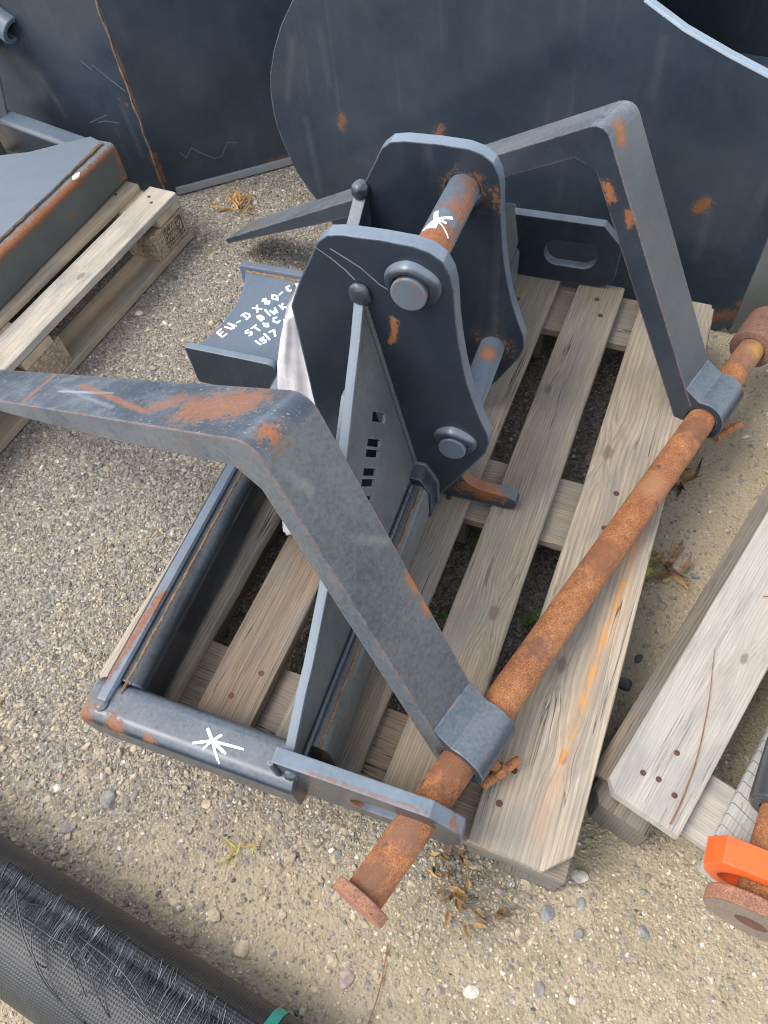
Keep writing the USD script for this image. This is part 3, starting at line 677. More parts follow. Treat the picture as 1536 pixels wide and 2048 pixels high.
# ------------------------------------------------------------------ buckets at the back
BS = np.array([0.9947, -0.1022, 0.0]); BS /= np.linalg.norm(BS)     # along the side plate
BN = np.array([-BS[1], BS[0], 0.0])                                   # away from the viewer
B0 = np.array([0.141, 1.465, 0.0])
prof = [(-1.060, 0.004), (-1.085, 0.05), (-1.119, 0.093), (-1.147, 0.135), (-1.164, 0.176), (-1.178, 0.222), (-1.187, 0.266), (-1.189, 0.30), (-1.186, 0.342), (-1.176, 0.391), (-1.15, 0.452),
        (-1.116, 0.51), (-1.073, 0.565), (-1.01, 0.62), (-0.92, 0.675), (-0.80, 0.715), (-0.66, 0.735), (-0.53, 0.728), (-0.42, 0.70), (-0.320, 0.6574), (-0.241, 0.62), (-0.155, 0.590), (-0.084, 0.568), (0.02, 0.545), (0.02, 0.03), (-0.01, 0.003)]
bk = thing('loader_bucket', 'big dark grey bucket with an arched side plate, behind the fork frame', 'bucket')
obj('side_plate', extrude(Polygon(prof), 0.014, B0, BS, [0, 0, 1], BN), M['bucket'], bk)
obj('side_plate', extrude(Polygon(prof), 0.014, B0 + BN * 1.24, BS, [0, 0, 1], BN), M['bucket'], bk)
outl = np.array(prof[:19])
inn = Polygon(prof).buffer(-0.016)
ring = LineString(outl).buffer(0.008, cap_style=2, join_style=1).intersection(Polygon(prof).buffer(-0.001))
sh = [p for p in polys(ring) if p.area > 1e-5]
obj('shell', cat(*[extrude(p, 1.226, B0 + BN * 0.014, BS, [0, 0, 1], BN) for p in sh]), M['bucket'], bk, smooth=40)
obj('floor_plate', extrude(sbox(-1.05, 0.004, 0.0, 0.016), 1.226, B0 + BN * 0.014, BS, [0, 0, 1], BN), M['bucket'], bk)
rim = np.array(prof[19:24]); rl = LineString(rim)
obj('rim_edge', extrude(rl.buffer(0.0035, cap_style=2), 0.0148, B0 - BN * 0.0004, BS, [0, 0, 1], BN), M['cut_edge'], bk)  # thin strip carrying the painted sky reflection along the rim
# cutting-edge side turned away at the right, painted paler for reflected sky
e0 = B0 + BS * 0.0201; ed = np.array([0.77, 0.638, 0]); en = np.array([-0.638, 0.77, 0])
obj('end_plate', extrude(rounded([(0, 0.004), (0.75, 0.004), (0.75, 0.535), (0, 0.535)], 0.004), 0.014, e0, ed, [0, 0, 1], en), M['left_frame'], bk, label='plate at the right end, painted paler for reflected sky')

bl = thing('loader_bucket', 'tall dark grey bucket with a rusty welded corner, behind the left pallet', 'bucket')
c0 = np.array([-1.4620, 1.566, 0.0]); bd = np.array([0.7573, 0.6531, 0.0]); bn = np.array([-0.6531, 0.7573, 0.0])
obj('back_plate', extrude(rounded([(0.0, 0.003), (0.95, 0.003), (0.95, 0.80), (0.0, 0.80)], 0.004), 0.014, c0, bd, [0, 0, 1], bn), M['bucket'], bl)
lip = extrude(rounded([(0.03, 0.0), (0.94, 0.0), (0.94, 0.021), (0.03, 0.021)], 0.003), 0.008, c0 - bn * 0.0084, bd, [0, 0, 1], bn)
obj('wear_lip', lip, M['pale_steel'], bl)
ad = np.array([-0.998, 0.06, 0]); an_ = np.array([0.06, 0.998, 0])
obj('side_plate', extrude(rounded([(0.0, 0.003), (1.1, 0.003), (1.1, 0.80), (0.0, 0.80)], 0.004), 0.014, c0 + ad * 0.003, ad, [0, 0, 1], an_), M['bucket'], bl)
wp = [c0 + np.array([-0.002 + 0.0018 * math.sin(z * 61), -0.001 + 0.0012 * math.sin(z * 83 + 1), z]) for z in np.linspace(0.004, 0.79, 60)]
obj('weld_seam', tube(wp, [0.0026 + 0.0007 * math.sin(i * 1.7) for i in range(60)], 8), M['seam'], bl)


# ------------------------------------------------------------------ pallets
def pallet_boards(t, spec):
    for (name, mat, L, w, th_, loc, rz, seed, ch) in spec:
        o = placed(name, board(L, w, th_, seed, chamf=ch), M[mat], t, loc, rz=rz)
        yield o


def nail(parent, x, y, z, r=0.0055, seed=0):
    m = cyl((0, 0, -0.004), (0, 0, 0.0012), r, 14, chamfer=0.0006)
    m.vertices += np.array([x, y, z])
    return obj('nail', m, M['nail'], parent)


PX0, PY0 = -0.7018, 0.1792
pal = thing('wooden_pallet', 'weathered grey wooden pallet under the dark fork frame', 'pallet', (PX0 + 0.4, PY0 + 0.6, 0))
xs, x = [], 0.0
for w in (0.145, 0.1, 0.145, 0.1, 0.145):
    xs.append((x, w)); x += w + 0.04125
tops = ['wood_b', 'wood_brown', 'wood', 'wood', 'wood_edge']
nr = np.random.default_rng(5)
for i, (x, w) in enumerate(xs):
    ch = {(0, 1): 0.034} if i == 4 else ({(0, -1): 0.02} if i == 0 else None)
    o = placed('top_board', board(1.2, w, 0.022, 40 + i, chamf=ch), M[tops[i]], pal, (x + w / 2 - 0.4, -0.6, 0.122))
    for yy in (0.05, 0.105, 0.56, 0.64, 1.10, 1.155):
        nail(o, nr.uniform(-w / 3.2, w / 3.2), yy + nr.uniform(-.015, .015), 0.0215, seed=i)
for k, yy in enumerate((0.0, 0.5275, 1.055)):
    placed('cross_board', board(0.798, 0.145, 0.022, 60 + k), M['wood' if k else 'wood_brown'], pal, (0.399, yy + 0.0725 - 0.6, 0.1), rz=90)
for k, (yy, bw) in enumerate(((0.0, 0.1), (0.5275, 0.145), (1.055, 0.145))):
    for j, xx in enumerate((0.0, 0.3275, 0.655)):
        if k == 0:
            placed('block', board(0.145, 0.1, 0.078, 80 + 3 * k + j, c=0.004), M['wood_dark'], pal, (xx + 0.145 - 0.4, yy + 0.054 - 0.6, 0.022), rz=90)
        else:
            placed('block', board(0.145, 0.145, 0.078, 80 + 3 * k + j, c=0.004), M['wood_dark'], pal, (xx + 0.0725 - 0.4, yy - 0.6, 0.022))
for j, xx in enumerate((0.05, 0.4, 0.75)):
    placed('bottom_board', board(1.2, 0.1, 0.022, 95 + j), M['wood_dark'], pal, (xx - 0.4, -0.6, 0.0))
# the split far corner of the right board and broken fibres at its near edge
placed('split_strip', board(0.30, 0.018, 0.020, 7), M['wood_edge'], pal, (0.405, 0.29, 0.1235), rz=1.5, label='strip split off the board end')
sp = []
srng = np.random.default_rng(3)
for k in range(16):
    a = np.array([0.205 + srng.uniform(-.012, .016), -0.535 + srng.uniform(0, .05), 0.146])
    L = srng.uniform(0.03, 0.085); dr = np.array([-0.35 + srng.normal(0, .12), -0.9, srng.uniform(-.05, .2)])
    sp.append(tube([a, a + dr * L * 0.5 + [0, 0, .004], a + dr * L], [srng.uniform(.0015, .0035), .002, .0004], 5))
for m_ in sp:
    obj('splinter', m_, M['wood_edge'], pal)

# ---- left pallet
LPX, LPY = -1.287, 1.413
lp = thing('wooden_pallet', 'pale newer wooden pallet carrying the grey frame at the left', 'pallet', (LPX, LPY, 0), rz=-2.6)
lw = 0.088
for i in range(6):
    mt = ['wood_white', 'wood_new', 'wood_new', 'wood_white', 'wood_new', 'wood_new'][i]
    xx = -lw / 2 - i * (lw + 0.036)
    o = placed('top_board', board(1.2, lw, 0.022, 140 + i), M[mt], lp, (xx, -1.2, 0.122))
    for yy in (0.07, 0.6, 0.63, 1.14, 1.16):
        nail(o, nr.uniform(-.02, .02), yy, 0.0215, r=0.0045)
for k, yy in enumerate((-0.1, -0.65, -1.2)):
    placed('cross_board', board(0.8, 0.1, 0.022, 160 + k), M['wood_new'], lp, (0.0, yy + 0.05, 0.1), rz=90)
blk = None
for k, yy in enumerate((-0.14, -0.67, -1.2)):
    for j, xx in enumerate((-0.05, -0.4, -0.75)):
        b_ = placed('block', board(0.14, 0.1, 0.078, 180 + 3 * k + j, c=0.003), M['chipboard'], lp, (xx, yy, 0.022))
        if k == 0 and j == 0: blk = b_
for j, xx in enumerate((-0.045, -0.4, -0.755)):
    placed('bottom_board', board(1.205, 0.1, 0.022, 195 + j), M['wood_tan'], lp, (xx, -1.2, 0.0))
# stamp burnt into the near corner block (illegible lines in a frame)
st = []
srng = np.random.default_rng(8)
st.append(LineString([(0.045, 0.014), (0.125, 0.014), (0.125, 0.066), (0.045, 0.066), (0.045, 0.014)]).buffer(0.0008))
for row in range(3):
    x = 0.050
    while x < 0.118:
        wd = srng.uniform(.004, .008); zz = 0.052 - row * 0.016
        kind = srng.integers(0, 3)
        if kind == 0: st.append(LineString([(x, zz), (x, zz + .010), (x + wd, zz + .010), (x + wd, zz)]).buffer(.0008))
        elif kind == 1: st.append(LineString([(x, zz + .010), (x, zz), (x + wd, zz + .005), (x, zz + .010)]).buffer(.0008))
        else: st.append(LineString([(x, zz), (x + wd, zz + .010)]).buffer(.0008))
        x += wd + 0.004
obj('stamp', cat(*[extrude(p, 0.0006, (0.0504, 0, 0), (0, 1, 0), (0, 0, 1), (1, 0, 0)) for p in polys(unary_union(st))]), M['stamp'], blk, smooth=False)

# ---- right pallet
RA = -15.5
ra = math.radians(RA)
rp = thing('wooden_pallet', 'silver grey wooden pallet at the right edge carrying the orange fork part', 'pallet', (0.112, 0.309, 0), rz=RA)
o1 = placed('top_board', board(1.2, 0.116, 0.022, 240, chamf={(0, -1): 0.016}), M['wood_grey'], rp, (0.058, 0.012, 0.122))
for (nx_, ny_) in ((0.0, 0.055), (0.028, 0.048), (-0.022, 0.05), (0.004, 0.105), (-0.01, 0.6), (0.02, 0.61)):
    nail(o1, nx_, ny_, 0.0215, r=0.0042)
o2 = placed('top_board', board(1.2, 0.116, 0.022, 241), M['wood_grey_b'], rp, (0.058 + 0.155, -0.006, 0.124))
for (nx_, ny_) in ((-0.01, 0.075), (0.012, 0.045), (-0.005, 0.015)):
    nail(o2, nx_, ny_, 0.0215, r=0.005)
for i in range(2, 5):
    placed('top_board', board(1.2, 0.116, 0.022, 240 + i), M['wood_grey'], rp, (0.058 + 0.155 * i, 0.0, 0.122))
for k, yy in enumerate((0.03, 0.56, 1.09)):
    placed('cross_board', board(0.70, 0.098, 0.022, 260 + k), M['wood_grey'], rp, (0.72, yy + 0.049, 0.0995), rz=90)
for j, xx in enumerate((0.035, 0.35, 0.68)):
    placed('bearer', board(1.20, 0.098, 0.0985, 270 + j, c=0.009, chamf={(0, -1): 0.02}), M['wood_dark'], rp, (xx + 0.002, -0.002, 0.001))
o3 = placed('edge_strip', board(1.19, 0.03, 0.02, 279, c=0.004), M['wood_dark'], rp, (-0.008, 0.03, 0.10))
# twigs lying on the board
def twig(name, pts, r, label, cat_='twig'):
    m = tube(pts, np.linspace(r, r * 0.4, len(pts)), 6)
    return tag(obj(name, m, M['twig']), label, cat_)
def rploc(x, y, z):
    return np.array([0.112 + x * math.cos(ra) - y * math.sin(ra), 0.309 + x * math.sin(ra) + y * math.cos(ra), z])
twig('twig', [rploc(0.098 - 0.075 * (1 - math.cos(t * 1.4)) , 0.02 + 0.28 * t, 0.1463 + 0.001 * math.sin(t * 20)) for t in np.linspace(0, 1, 24)], 0.0011, 'thin red brown twig curving across the grey board of the right pallet')
twig('twig', [rploc(0.06 + 0.05 * t, 0.43 + 0.012 * math.sin(3 * t), 0.1462) for t in np.linspace(0, 1, 10)], 0.0010, 'short red brown twig on the far part of the right pallet')

# ------------------------------------------------------------------ fork frame on the pallet
TH = math.radians(3.0)
EX = np.array([math.cos(TH), math.sin(TH), 0]); EY = np.array([-math.sin(TH), math.cos(TH), 0]); EZ = np.array([0, 0, 1.0])
FO = np.array([-0.05, 0.163, 0.0])


def W(a, b, z):
    return FO + a * EX + b * EY + z * EZ


fr = thing('fork_carriage', 'dark grey welded fork carriage with two upright hitch plates, lying on the weathered pallet', 'fork frame')
R100 = dict(h=0.0985, r=0.02)
zc = 0.1448 + 0.0985 / 2
obj('box_beam', rhs(W(-0.584, 0.015, zc), W(-0.238, 0.015, zc), 0.07, **R100), M['frame'], fr, 40)
obj('box_beam', rhs(W(-0.584, 1.21, zc), W(-0.238, 1.21, zc), 0.07, **R100), M['frame'], fr, 40)
obj('box_rail', rhs(W(-0.5475, 0.049, zc), W(-0.5475, 1.176, zc), 0.069, **R100), M['rail'], fr, 40)
obj('box_rail', rhs(W(-0.2425, 0.049, zc), W(-0.2425, 1.176, zc), 0.069, **R100), M['rail2'], fr, 40)
strip = extrude(rounded([(0.012, 0.236), (0.70, 0.236), (0.70, 0.2525), (0.012, 0.2525)], 0.002), 0.015, W(-0.565, 0, 0), EY, EZ, EX)
obj('wear_strip', strip, M['strip'], fr, label='flat strip welded along the rail, its edge pale and rusty')
obj('weld_bead', tube([W(-0.538 + 0.0005 * math.sin(b * 90), b, 0.2425) for b in np.linspace(0.03, 0.70, 90)], [0.0028 + 0.0004 * math.sin(i * 2.3) for i in range(90)], 7), M['seam'], fr)
obj('weld_bead', blob(W(-0.557, 0.008, 0.244), 0.010, 2, 0.25, 3, (1, 1.2, .5)), M['frame'], fr)
obj('weld_bead', tube([W(-0.221 + 0.001 * math.sin(b * 80), b, 0.2405) for b in np.linspace(0.05, 0.52, 70)], [0.0028 + 0.0004 * math.sin(i * 2.1) for i in range(70)], 7), M['seam'], fr)


def lug(b):
    P_ = Polygon([(-0.262, 0.146), (0.0, 0.146), (0.0, 0.256), (-0.042, 0.300), (-0.262, 0.300)])
    body = P_.difference(sbox(-0.04, 0.14, 0.01, 0.186)).union(Point(-0.04, 0.186).buffer(0.04, quad_segs=8).intersection(P_)).union(sbox(-.04, .1859, 0, .2))
    slot = LineString([(-0.128, 0.219), (-0.076, 0.219)]).buffer(0.031, quad_segs=10)
    body = body.difference(slot)
    return extrude(body, 0.022, W(0, b, 0), EX, EZ, EY)


obj('end_lug', lug(0.0), M['lug'], fr, 40, label='slotted lug at the near end, the rusty shaft passing through it')
obj('end_lug', lug(1.2035), M['ear'], fr, 40, label='slotted lug at the far end with an empty slot')

# gussets: leaning plates that sweep up to the hitch plates, pierced by a row of square holes
GT = [(0.548, 0.616), (0.50, 0.575), (0.461, 0.546), (0.39, 0.49), (0.30, 0.428), (0.225, 0.379), (0.131, 0.332), (0.093, 0.318), (0.026, 0.285), (0.006, 0.272)]
LEAN = np.array([-0.1610, 0.9870])                       # (a, z) direction up the plate


def gusset(flip):
    f = (lambda b: b) if not flip else (lambda b: 0.8125 + (0.548 - b) * 0.705)
    top = [(f(b), (z - 0.25) / LEAN[1]) for b, z in GT]
    poly = Polygon(top + [(f(0.006), -0.012), (f(0.548), -0.012)]).buffer(0)
    for (b0, z0) in ((0.482, 0.461), (0.447, 0.443), (0.434, 0.434), (0.411, 0.418), (0.397, 0.410), (0.376, 0.396)):
        c = np.array([b0 + 0.0150 - 0.005, (z0 - 0.0195 - 0.0035 - 0.25) / LEAN[1]])
        l = np.array([0.61, -0.79]) * 0.0245; s_ = np.array([-0.80, -0.60]) * 0.0056
        if b0 == 0.482: s_ = s_ * 1.3
        qd = Polygon([c - l - s_, c + l - s_, c + l + s_, c - l + s_])
        qd = Polygon([(f(x), y) for x, y in qd.exterior.coords])
        poly = poly.difference(qd)
    cap = LineString([(f(b), (z - 0.25) / LEAN[1]) for b, z in GT]).buffer(0.005, cap_style=2).intersection(Polygon(top + [(f(0.006), -0.012), (f(0.548), -0.012)]).buffer(0.0004))
    a0 = -0.218 if flip else -0.24
    U = EY; V = EX * LEAN[0] + EZ * LEAN[1]; N = np.cross(U, V)
    poly = [p for p in polys(poly)][0] if poly.geom_type != 'Polygon' else poly
    capm_ = [extrude(c_, 0.014, W(a0, 0, 0.25) - N * 0.010 * (1 if N @ EX > 0 else 0.4), U, V, N) for c_ in polys(cap)]
    back = Polygon([(f(0.36), 0.06), (f(0.36), 0.17), (f(0.47), 0.25), (f(0.53), 0.25), (f(0.53), 0.06)])  # plate added behind the slots so that they look dark
    return cat(extrude(poly, 0.005, W(a0, 0, 0.25) - N * 0.005 * (N @ EX > 0), U, V, N), *capm_), extrude(back, 0.006, W(a0 - 0.035, 0, 0.25), U, V, N)


ga, gb = gusset(False)
gp = obj('gusset', ga, M['gusset'], fr, 25, label='long sweeping gusset with a row of square holes, nearest the viewer')
obj('backing_plate', gb, M['ear'], gp, 25)
GT = [(b, z + 0.055 * min(1, max(0, (0.548 - b) / 0.25))) for b, z in GT]
ga, gb = gusset(True)
gp = obj('gusset', ga, M['gusset'], fr, 25, label='far gusset with square holes beside the far lug')
obj('backing_plate', gb, M['ear'], gp, 25)
obj('weld_bead', blob(W(-0.300, 0.545, 0.621), 0.0165, 4, 0.13, 3, (1, .55, 1.1)), M['frame'], fr)
obj('weld_bead', blob(W(-0.24, 0.004, 0.262), 0.013, 5, 0.25, 2), M['frame'], fr)

EAR = [(-0.412, 0.160), (-0.412, 0.575), (-0.389, 0.625), (-0.367, 0.664), (-0.352, 0.692), (-0.336, 0.705), (-0.315, 0.709), (-0.2645, 0.710), (-0.222, 0.7085), (-0.200, 0.703), (-0.184, 0.692), (-0.1745, 0.674), (-0.170, 0.652), (-0.1675, 0.603), (-0.163, 0.56), (-0.1575, 0.522), (-0.151, 0.487), (-0.1425, 0.453), (-0.130, 0.415), (-0.117, 0.380), (-0.1135, 0.360), (-0.1175, 0.334), (-0.157, 0.258), (-0.196, 0.184), (-0.2175, 0.156)]
PINS = ((-0.2268, 0.643, 0.0245), (-0.1705, 0.341, 0.0225))


def ear(b, holes, dz=0.0):
    p_ = Polygon([(a, z + dz * (z > 0.25)) for a, z in EAR])
    if holes:
        for (a, z, r) in PINS:
            p_ = p_.difference(Point(a - 0.001, z + dz - 0.001).buffer(r * 1.14, quad_segs=12))
    return extrude(p_, 0.022, W(0, b, 0), EX, EZ, EY)


obj('hitch_plate', ear(0.549, False), M['ear'], fr, 25, label='near hitch plate with two welded pin ends')
obj('hitch_plate', ear(0.790, True, -0.018), M['ear'], fr, 25, label='far hitch plate with rust flecks and pin holes')
for (a, z, r) in PINS:
    pin = obj('hitch_pin', cyl(W(a, 0.533, z + 0.002), W(a, 0.806, z - 0.017), r, 48, chamfer=0.0015), M['pin'], fr, 35)
    prof_ = [(r * 1.02, 0.0), (r * 1.02, 0.010), (r * 1.10, 0.0125), (r * 1.22, 0.013), (r * 1.34, 0.0115), (r * 1.46, 0.008), (r * 1.55, 0.003), (r * 1.57, 0.0)]
    m = trimesh.creation.revolve(prof_, sections=48)
    v = m.vertices; an = np.arctan2(v[:, 1], v[:, 0])
    bump_ = 1 + 0.03 * np.sin(3 * an + 1) + 0.02 * np.sin(5 * an)
    k = np.clip(v[:, 1] / (r * 1.5), -1, 1)
    v = v * np.column_stack([bump_, bump_, 0.72 + 0.42 * k])
    m.vertices = W(a + 0.001, 0.549, z + 0.0045) + v[:, :1] * EX + v[:, 1:2] * EZ - v[:, 2:3] * EY
    m.invert()
    obj('weld_collar', m, M['ear'], pin, 75)
    if z > 0.5:   # white cross marked on the upper pin
        def onpin(ax_, ang, rr):
            cpt = W(a, 0.549 + ax_, z + 0.002 - 0.019 * ax_ / 0.27)
            e1 = np.array([0.9982, 0.0606, 0]); e2 = np.array([0.0018, -0.029, 0.9996])
            return cpt + rr * (math.cos(math.radians(ang)) * e1 + math.sin(math.radians(ang)) * e2)
        for (c_, e_, wd) in (((0.121, 101), (0.143, 116), .0038), ((0.121, 100), (0.136, 52), .0030), ((0.121, 100), (0.119, 62), .0026), ((0.121, 100), (0.097, 34), .0013), ((0.121, 100), (0.099, 132), .0034), ((0.119, 101), (0.101, 100), .0066)):
            pts = [onpin(c_[0] + (e_[0] - c_[0]) * t, c_[1] + (e_[1] - c_[1]) * t, r + 0.0001) for t in np.linspace(0, 1, 9)]
            pts = np.array(pts); cc = W(a, 0.549, z)
            fl = tube(pts, wd, 8)
            ax_d = W(a, 0.806, z - 0.017) - W(a, 0.533, z + 0.002); ax_d /= np.linalg.norm(ax_d)
            q_ = fl.vertices - W(a, 0.533, z + 0.002)
            al = q_ @ ax_d; rad = q_ - al[:, None] * ax_d; rl = np.linalg.norm(rad, axis=1, keepdims=True)
            fl.vertices = W(a, 0.533, z + 0.002) + al[:, None] * ax_d + rad / rl * np.clip(rl, r - 0.0005, r + 0.0006)
            obj('paint_mark', fl, M['white_paint'], pin, True)
def bead(pts, r, mat, parent, seed=0):
    pts = np.asarray(pts, float); k = max(24, int(np.linalg.norm(np.diff(pts, axis=0), axis=1).sum() / 0.0028))
    d = np.concatenate([[0], np.cumsum(np.linalg.norm(np.diff(pts, axis=0), axis=1))]); t = np.linspace(0, d[-1], k)
    P_ = np.column_stack([np.interp(t, d, pts[:, c]) for c in range(3)])
    q_ = np.random.default_rng(seed).normal(0, 0.05, k)
    return obj('weld_bead', tube(P_, r * (1 + 0.14 * np.sin(np.arange(k) * 2.1) + q_), 8), mat, parent, 60)


bead([W(-0.298, 0.5475, 0.61), W(-0.270, 0.5475, 0.44), W(-0.238, 0.5475, 0.25)], 0.0048, M['gusset'], fr, 1)
bead([W(-0.301, 0.5475, 0.60), W(-0.282, 0.5475, 0.48), W(-0.255, 0.5475, 0.25)], 0.0040, M['ear'], fr, 2)
bead([W(-0.2345, 0.02, 0.2505), W(-0.2345, 0.51, 0.2505)], 0.0038, M['frame'], fr, 3)
bead([W(-0.262, -0.001, 0.30), W(-0.262, -0.0015, 0.15)], 0.0045, M['frame'], fr, 4)
bead([W(-0.20, 0.0235, 0.155), W(-0.20, 0.0235, 0.24), W(-0.25, 0.0235, 0.2455)], 0.0042, M['frame'], fr, 5)
bead([W(-0.512, 0.0515, 0.16), W(-0.516, 0.0515, 0.225), W(-0.535, 0.05, 0.2425)], 0.0035, M['frame'], fr, 6)
bead([W(-0.275, 0.5475, 0.262), W(-0.222, 0.5475, 0.265), W(-0.202, 0.5475, 0.225), W(-0.202, 0.5475, 0.16)], 0.0042, M['gusset'], fr, 7)
# web plate between the hitch plates along their rear edges
web = Polygon([(0.5712, 0.17), (0.5712, 0.585), (0.60, 0.555), (0.65, 0.54), (0.70, 0.555), (0.745, 0.578), (0.7898, 0.603), (0.7898, 0.17)])
obj('web_plate', extrude(web, 0.020, W(-0.400, 0, 0), EY, EZ, EX), M['web'], fr, 25)
obj('weld_bead', blob(W(-0.390, 0.786, 0.606), 0.0145, 6, 0.15, 3), M['frame'], fr)
pad = rounded([(-0.276, 0.15), (-0.2035, 0.15), (-0.2035, 0.225), (-0.222, 0.262), (-0.276, 0.258)], 0.012)
obj('weld_pad', extrude(pad, 0.032, W(0, 0.5165, 0), EX, EZ, EY), M['frame'], fr, 40)
hook = Polygon([(-0.30, 0.148), (-0.30, 0.27), (-0.172, 0.27), (-0.168, 0.235), (-0.163, 0.212), (-0.150, 0.196), (-0.132, 0.188), (-0.078, 0.184), (-0.066, 0.178), (-0.062, 0.166), (-0.066, 0.153), (-0.078, 0.148)])
obj('hook_foot', extrude(hook, 0.022, W(0, 0.575, 0), EX, EZ, EY), M['foot'], fr, 40)

# saddle bracket with handwriting
nearp = rounded([(-0.787, 0.146), (-0.584, 0.146), (-0.584, 0.2475), (-0.787, 0.2475)], 0.006)
obj('side_plate', extrude(nearp.difference(sbox(-0.6, 0.23, -0.57, 0.26)).union(Point(-0.602, 0.2295).buffer(0.018).intersection(nearp)), 0.016, W(0, 0.709, 0), EX, EZ, EY), M['ear'], fr, 40, label='outer cheek of the saddle bracket nearest the viewer')
obj('side_plate', extrude(nearp, 0.016, W(0, 0.968, 0), EX, EZ, EY), M['bracket'], fr, 40, label='outer cheek of the saddle bracket farther away')
sadd = Polygon([(-0.587, 0.7252), (-0.775, 0.7252), (-0.7609, 0.7512), (-0.7483, 0.8107), (-0.7449, 0.865), (-0.7541, 0.9197), (-0.767, 0.955), (-0.772, 0.9678), (-0.587, 0.9678)])
sd = obj('saddle_plate', extrude(sadd, 0.012, W(0, 0, 0.2235), EX, EY, EZ), M['bracket'], fr, 30)
for b_, sgn in ((0.728, 1), (0.965, -1)):
    obj('weld_bead', tube([W(a_, b_ + 0.0008 * math.sin(a_ * 300), 0.236) for a_ in np.linspace(-0.77, -0.592, 40)], [0.0034 + 0.0005 * math.sin(i * 2.0) for i in range(40)], 7), M['seam'], fr)
GLY = {'E': [[(.6, 0), (0, 0), (.05, 1), (.65, 1)], [(0, .5), (.5, .55)]], 'U': [[(0, 1), (.02, .2), (.25, 0), (.5, .15), (.6, 1), (.62, 0)]], '-': [[(.05, .5), (.5, .5)]],
       'D': [[(.05, 0), (.08, 1)], [(-.1, 1), (.4, .95), (.65, .5), (.4, .05), (-.1, 0)]], 'X': [[(0, 0), (.6, 1)], [(0, .95), (.65, .05)]],
       '8': [[(.55, .85), (.3, 1), (.08, .8), (.3, .55), (.58, .28), (.3, 0), (.03, .25), (.3, .52), (.55, .85)]], '0': [[(.3, 1), (.02, .5), (.3, 0), (.6, .5), (.3, 1)]],
       'C': [[(.6, .85), (.3, 1), (.02, .5), (.3, 0), (.62, .15)]], 'B': [[(.05, 0), (.05, 1), (.45, .95), (.5, .65), (.08, .52), (.58, .4), (.5, .05), (.05, 0)]], '/': [[(.1, -.1), (.4, 1.15)]],
       'W': [[(0, 1), (.15, .05), (.35, .6), (.55, .05), (.75, 1)]], 'K': [[(.05, 0), (.05, 1)], [(.6, 1), (.08, .5), (.6, 0)]], 'S': [[(.6, .88), (.3, 1), (.05, .78), (.3, .53), (.58, .28), (.3, 0), (0, .12)]],
       'T': [[(.3, 0), (.3, 1)], [(-.05, 1), (.65, 1)]], 'O': [[(.3, 1), (.02, .5), (.3, 0), (.6, .5), (.3, 1)]], '1': [[(.3, 0), (.32, 1)]], '5': [[(.6, 1), (.12, 1), (.08, .55), (.4, .6), (.55, .3), (.3, 0), (0, .1)]], '7': [[(0, 1), (.6, 1), (.2, 0)]]}
LET = [('E', -0.7369, 0.775), ('U', -0.7275, 0.798), ('-', -0.7167, 0.8151), ('D', -0.7081, 0.8366), ('X', -0.695, 0.8612), ('8', -0.6858, 0.8866), ('0', -0.6724, 0.9033), ('-', -0.6644, 0.9188), ('C', -0.6509, 0.9357), ('B', -0.676, 0.8383), ('/', -0.6678, 0.8566), ('W', -0.6564, 0.862), ('K', -0.6440, 0.8812), ('S', -0.6817, 0.7908), ('T', -0.6708, 0.8062), ('O', -0.656, 0.821), ('C', -0.6414, 0.8391), ('1', -0.65, 0.7687), ('5', -0.6425, 0.7783), ('/', -0.6386, 0.7904), ('7', -0.6299, 0.8026)]
tv = np.array([0.4725, 0.8813]); uv_ = np.array([-0.8813, 0.4725])
hw = np.random.default_rng(21)
for ch_, a_, b_ in LET:
    jr = hw.normal(0, 0.13); tj = tv * math.cos(jr) + uv_ * math.sin(jr); uj = uv_ * math.cos(jr) - tv * math.sin(jr)
    hgt = 0.0192 if a_ < -0.6855 or ch_ in '0-' or (ch_ == 'C' and b_ > 0.9) or ch_ == '8' else 0.0165; hgt *= hw.uniform(0.92, 1.10); shp = unary_union([ribbon2d([[((x - .3) * hgt + hw.normal(0, .0003), (y - .5) * hgt + hw.normal(0, .0003)) for x, y in l]], hw.uniform(0.0038, 0.0054)) for l in GLY[ch_]])
    for p_ in polys(shp):
        obj('handwriting', extrude(p_, 0.0007, W(a_, b_, 0.2356), EX * tj[0] + EY * tj[1], EX * uj[0] + EY * uj[1], EZ), M['white_paint'], sd, False)

# white cross painted on the near box beam
def beam_z(b):
    k = np.clip(-b, 0, 0.0199)
    return 0.2433 - 0.02 + np.sqrt(np.maximum(0.02 ** 2 - k ** 2, 0)) + 0.0006
cen = np.array([-0.3723, 0.0101])
for (ea, eb, wd) in ((-0.387, 0.0246, .0052), (-0.3624, 0.0227, .0046), (-0.323, 0.0176 - 0.004, .0040), (-0.3446, -0.0005, .0048), (-0.3503, -0.0147, .0038), (-0.3805, -0.0056, .0036), (-0.3987, -0.0019, .0044)):
    n_ = 14
    d_ = np.array([ea, eb]) - cen; sd_ = np.array([-d_[1], d_[0]]) / np.linalg.norm(d_)
    V, F = [], []
    for i, t in enumerate(np.linspace(-0.06, 1, n_)):
        w_ = wd / 2 * (1.0 if t < .85 else 0.75)
        for s_ in (-1, 0, 1):
            q_ = cen + d_ * t + sd_ * w_ * s_
            V.append(W(q_[0], q_[1], float(beam_z(q_[1])) + 0.0004 * (s_ == 0)))
    for i in range(n_ - 1):
        for j in (0, 1):
            a0 = i * 3 + j
            F += [[a0, a0 + 3, a0 + 4], [a0, a0 + 4, a0 + 1]]
    m = trimesh.Trimesh(V, F, process=False)
    if m.face_normals[:, 2].mean() < 0: m.invert()
    obj('paint_mark', m, M['white_paint'], fr, True)

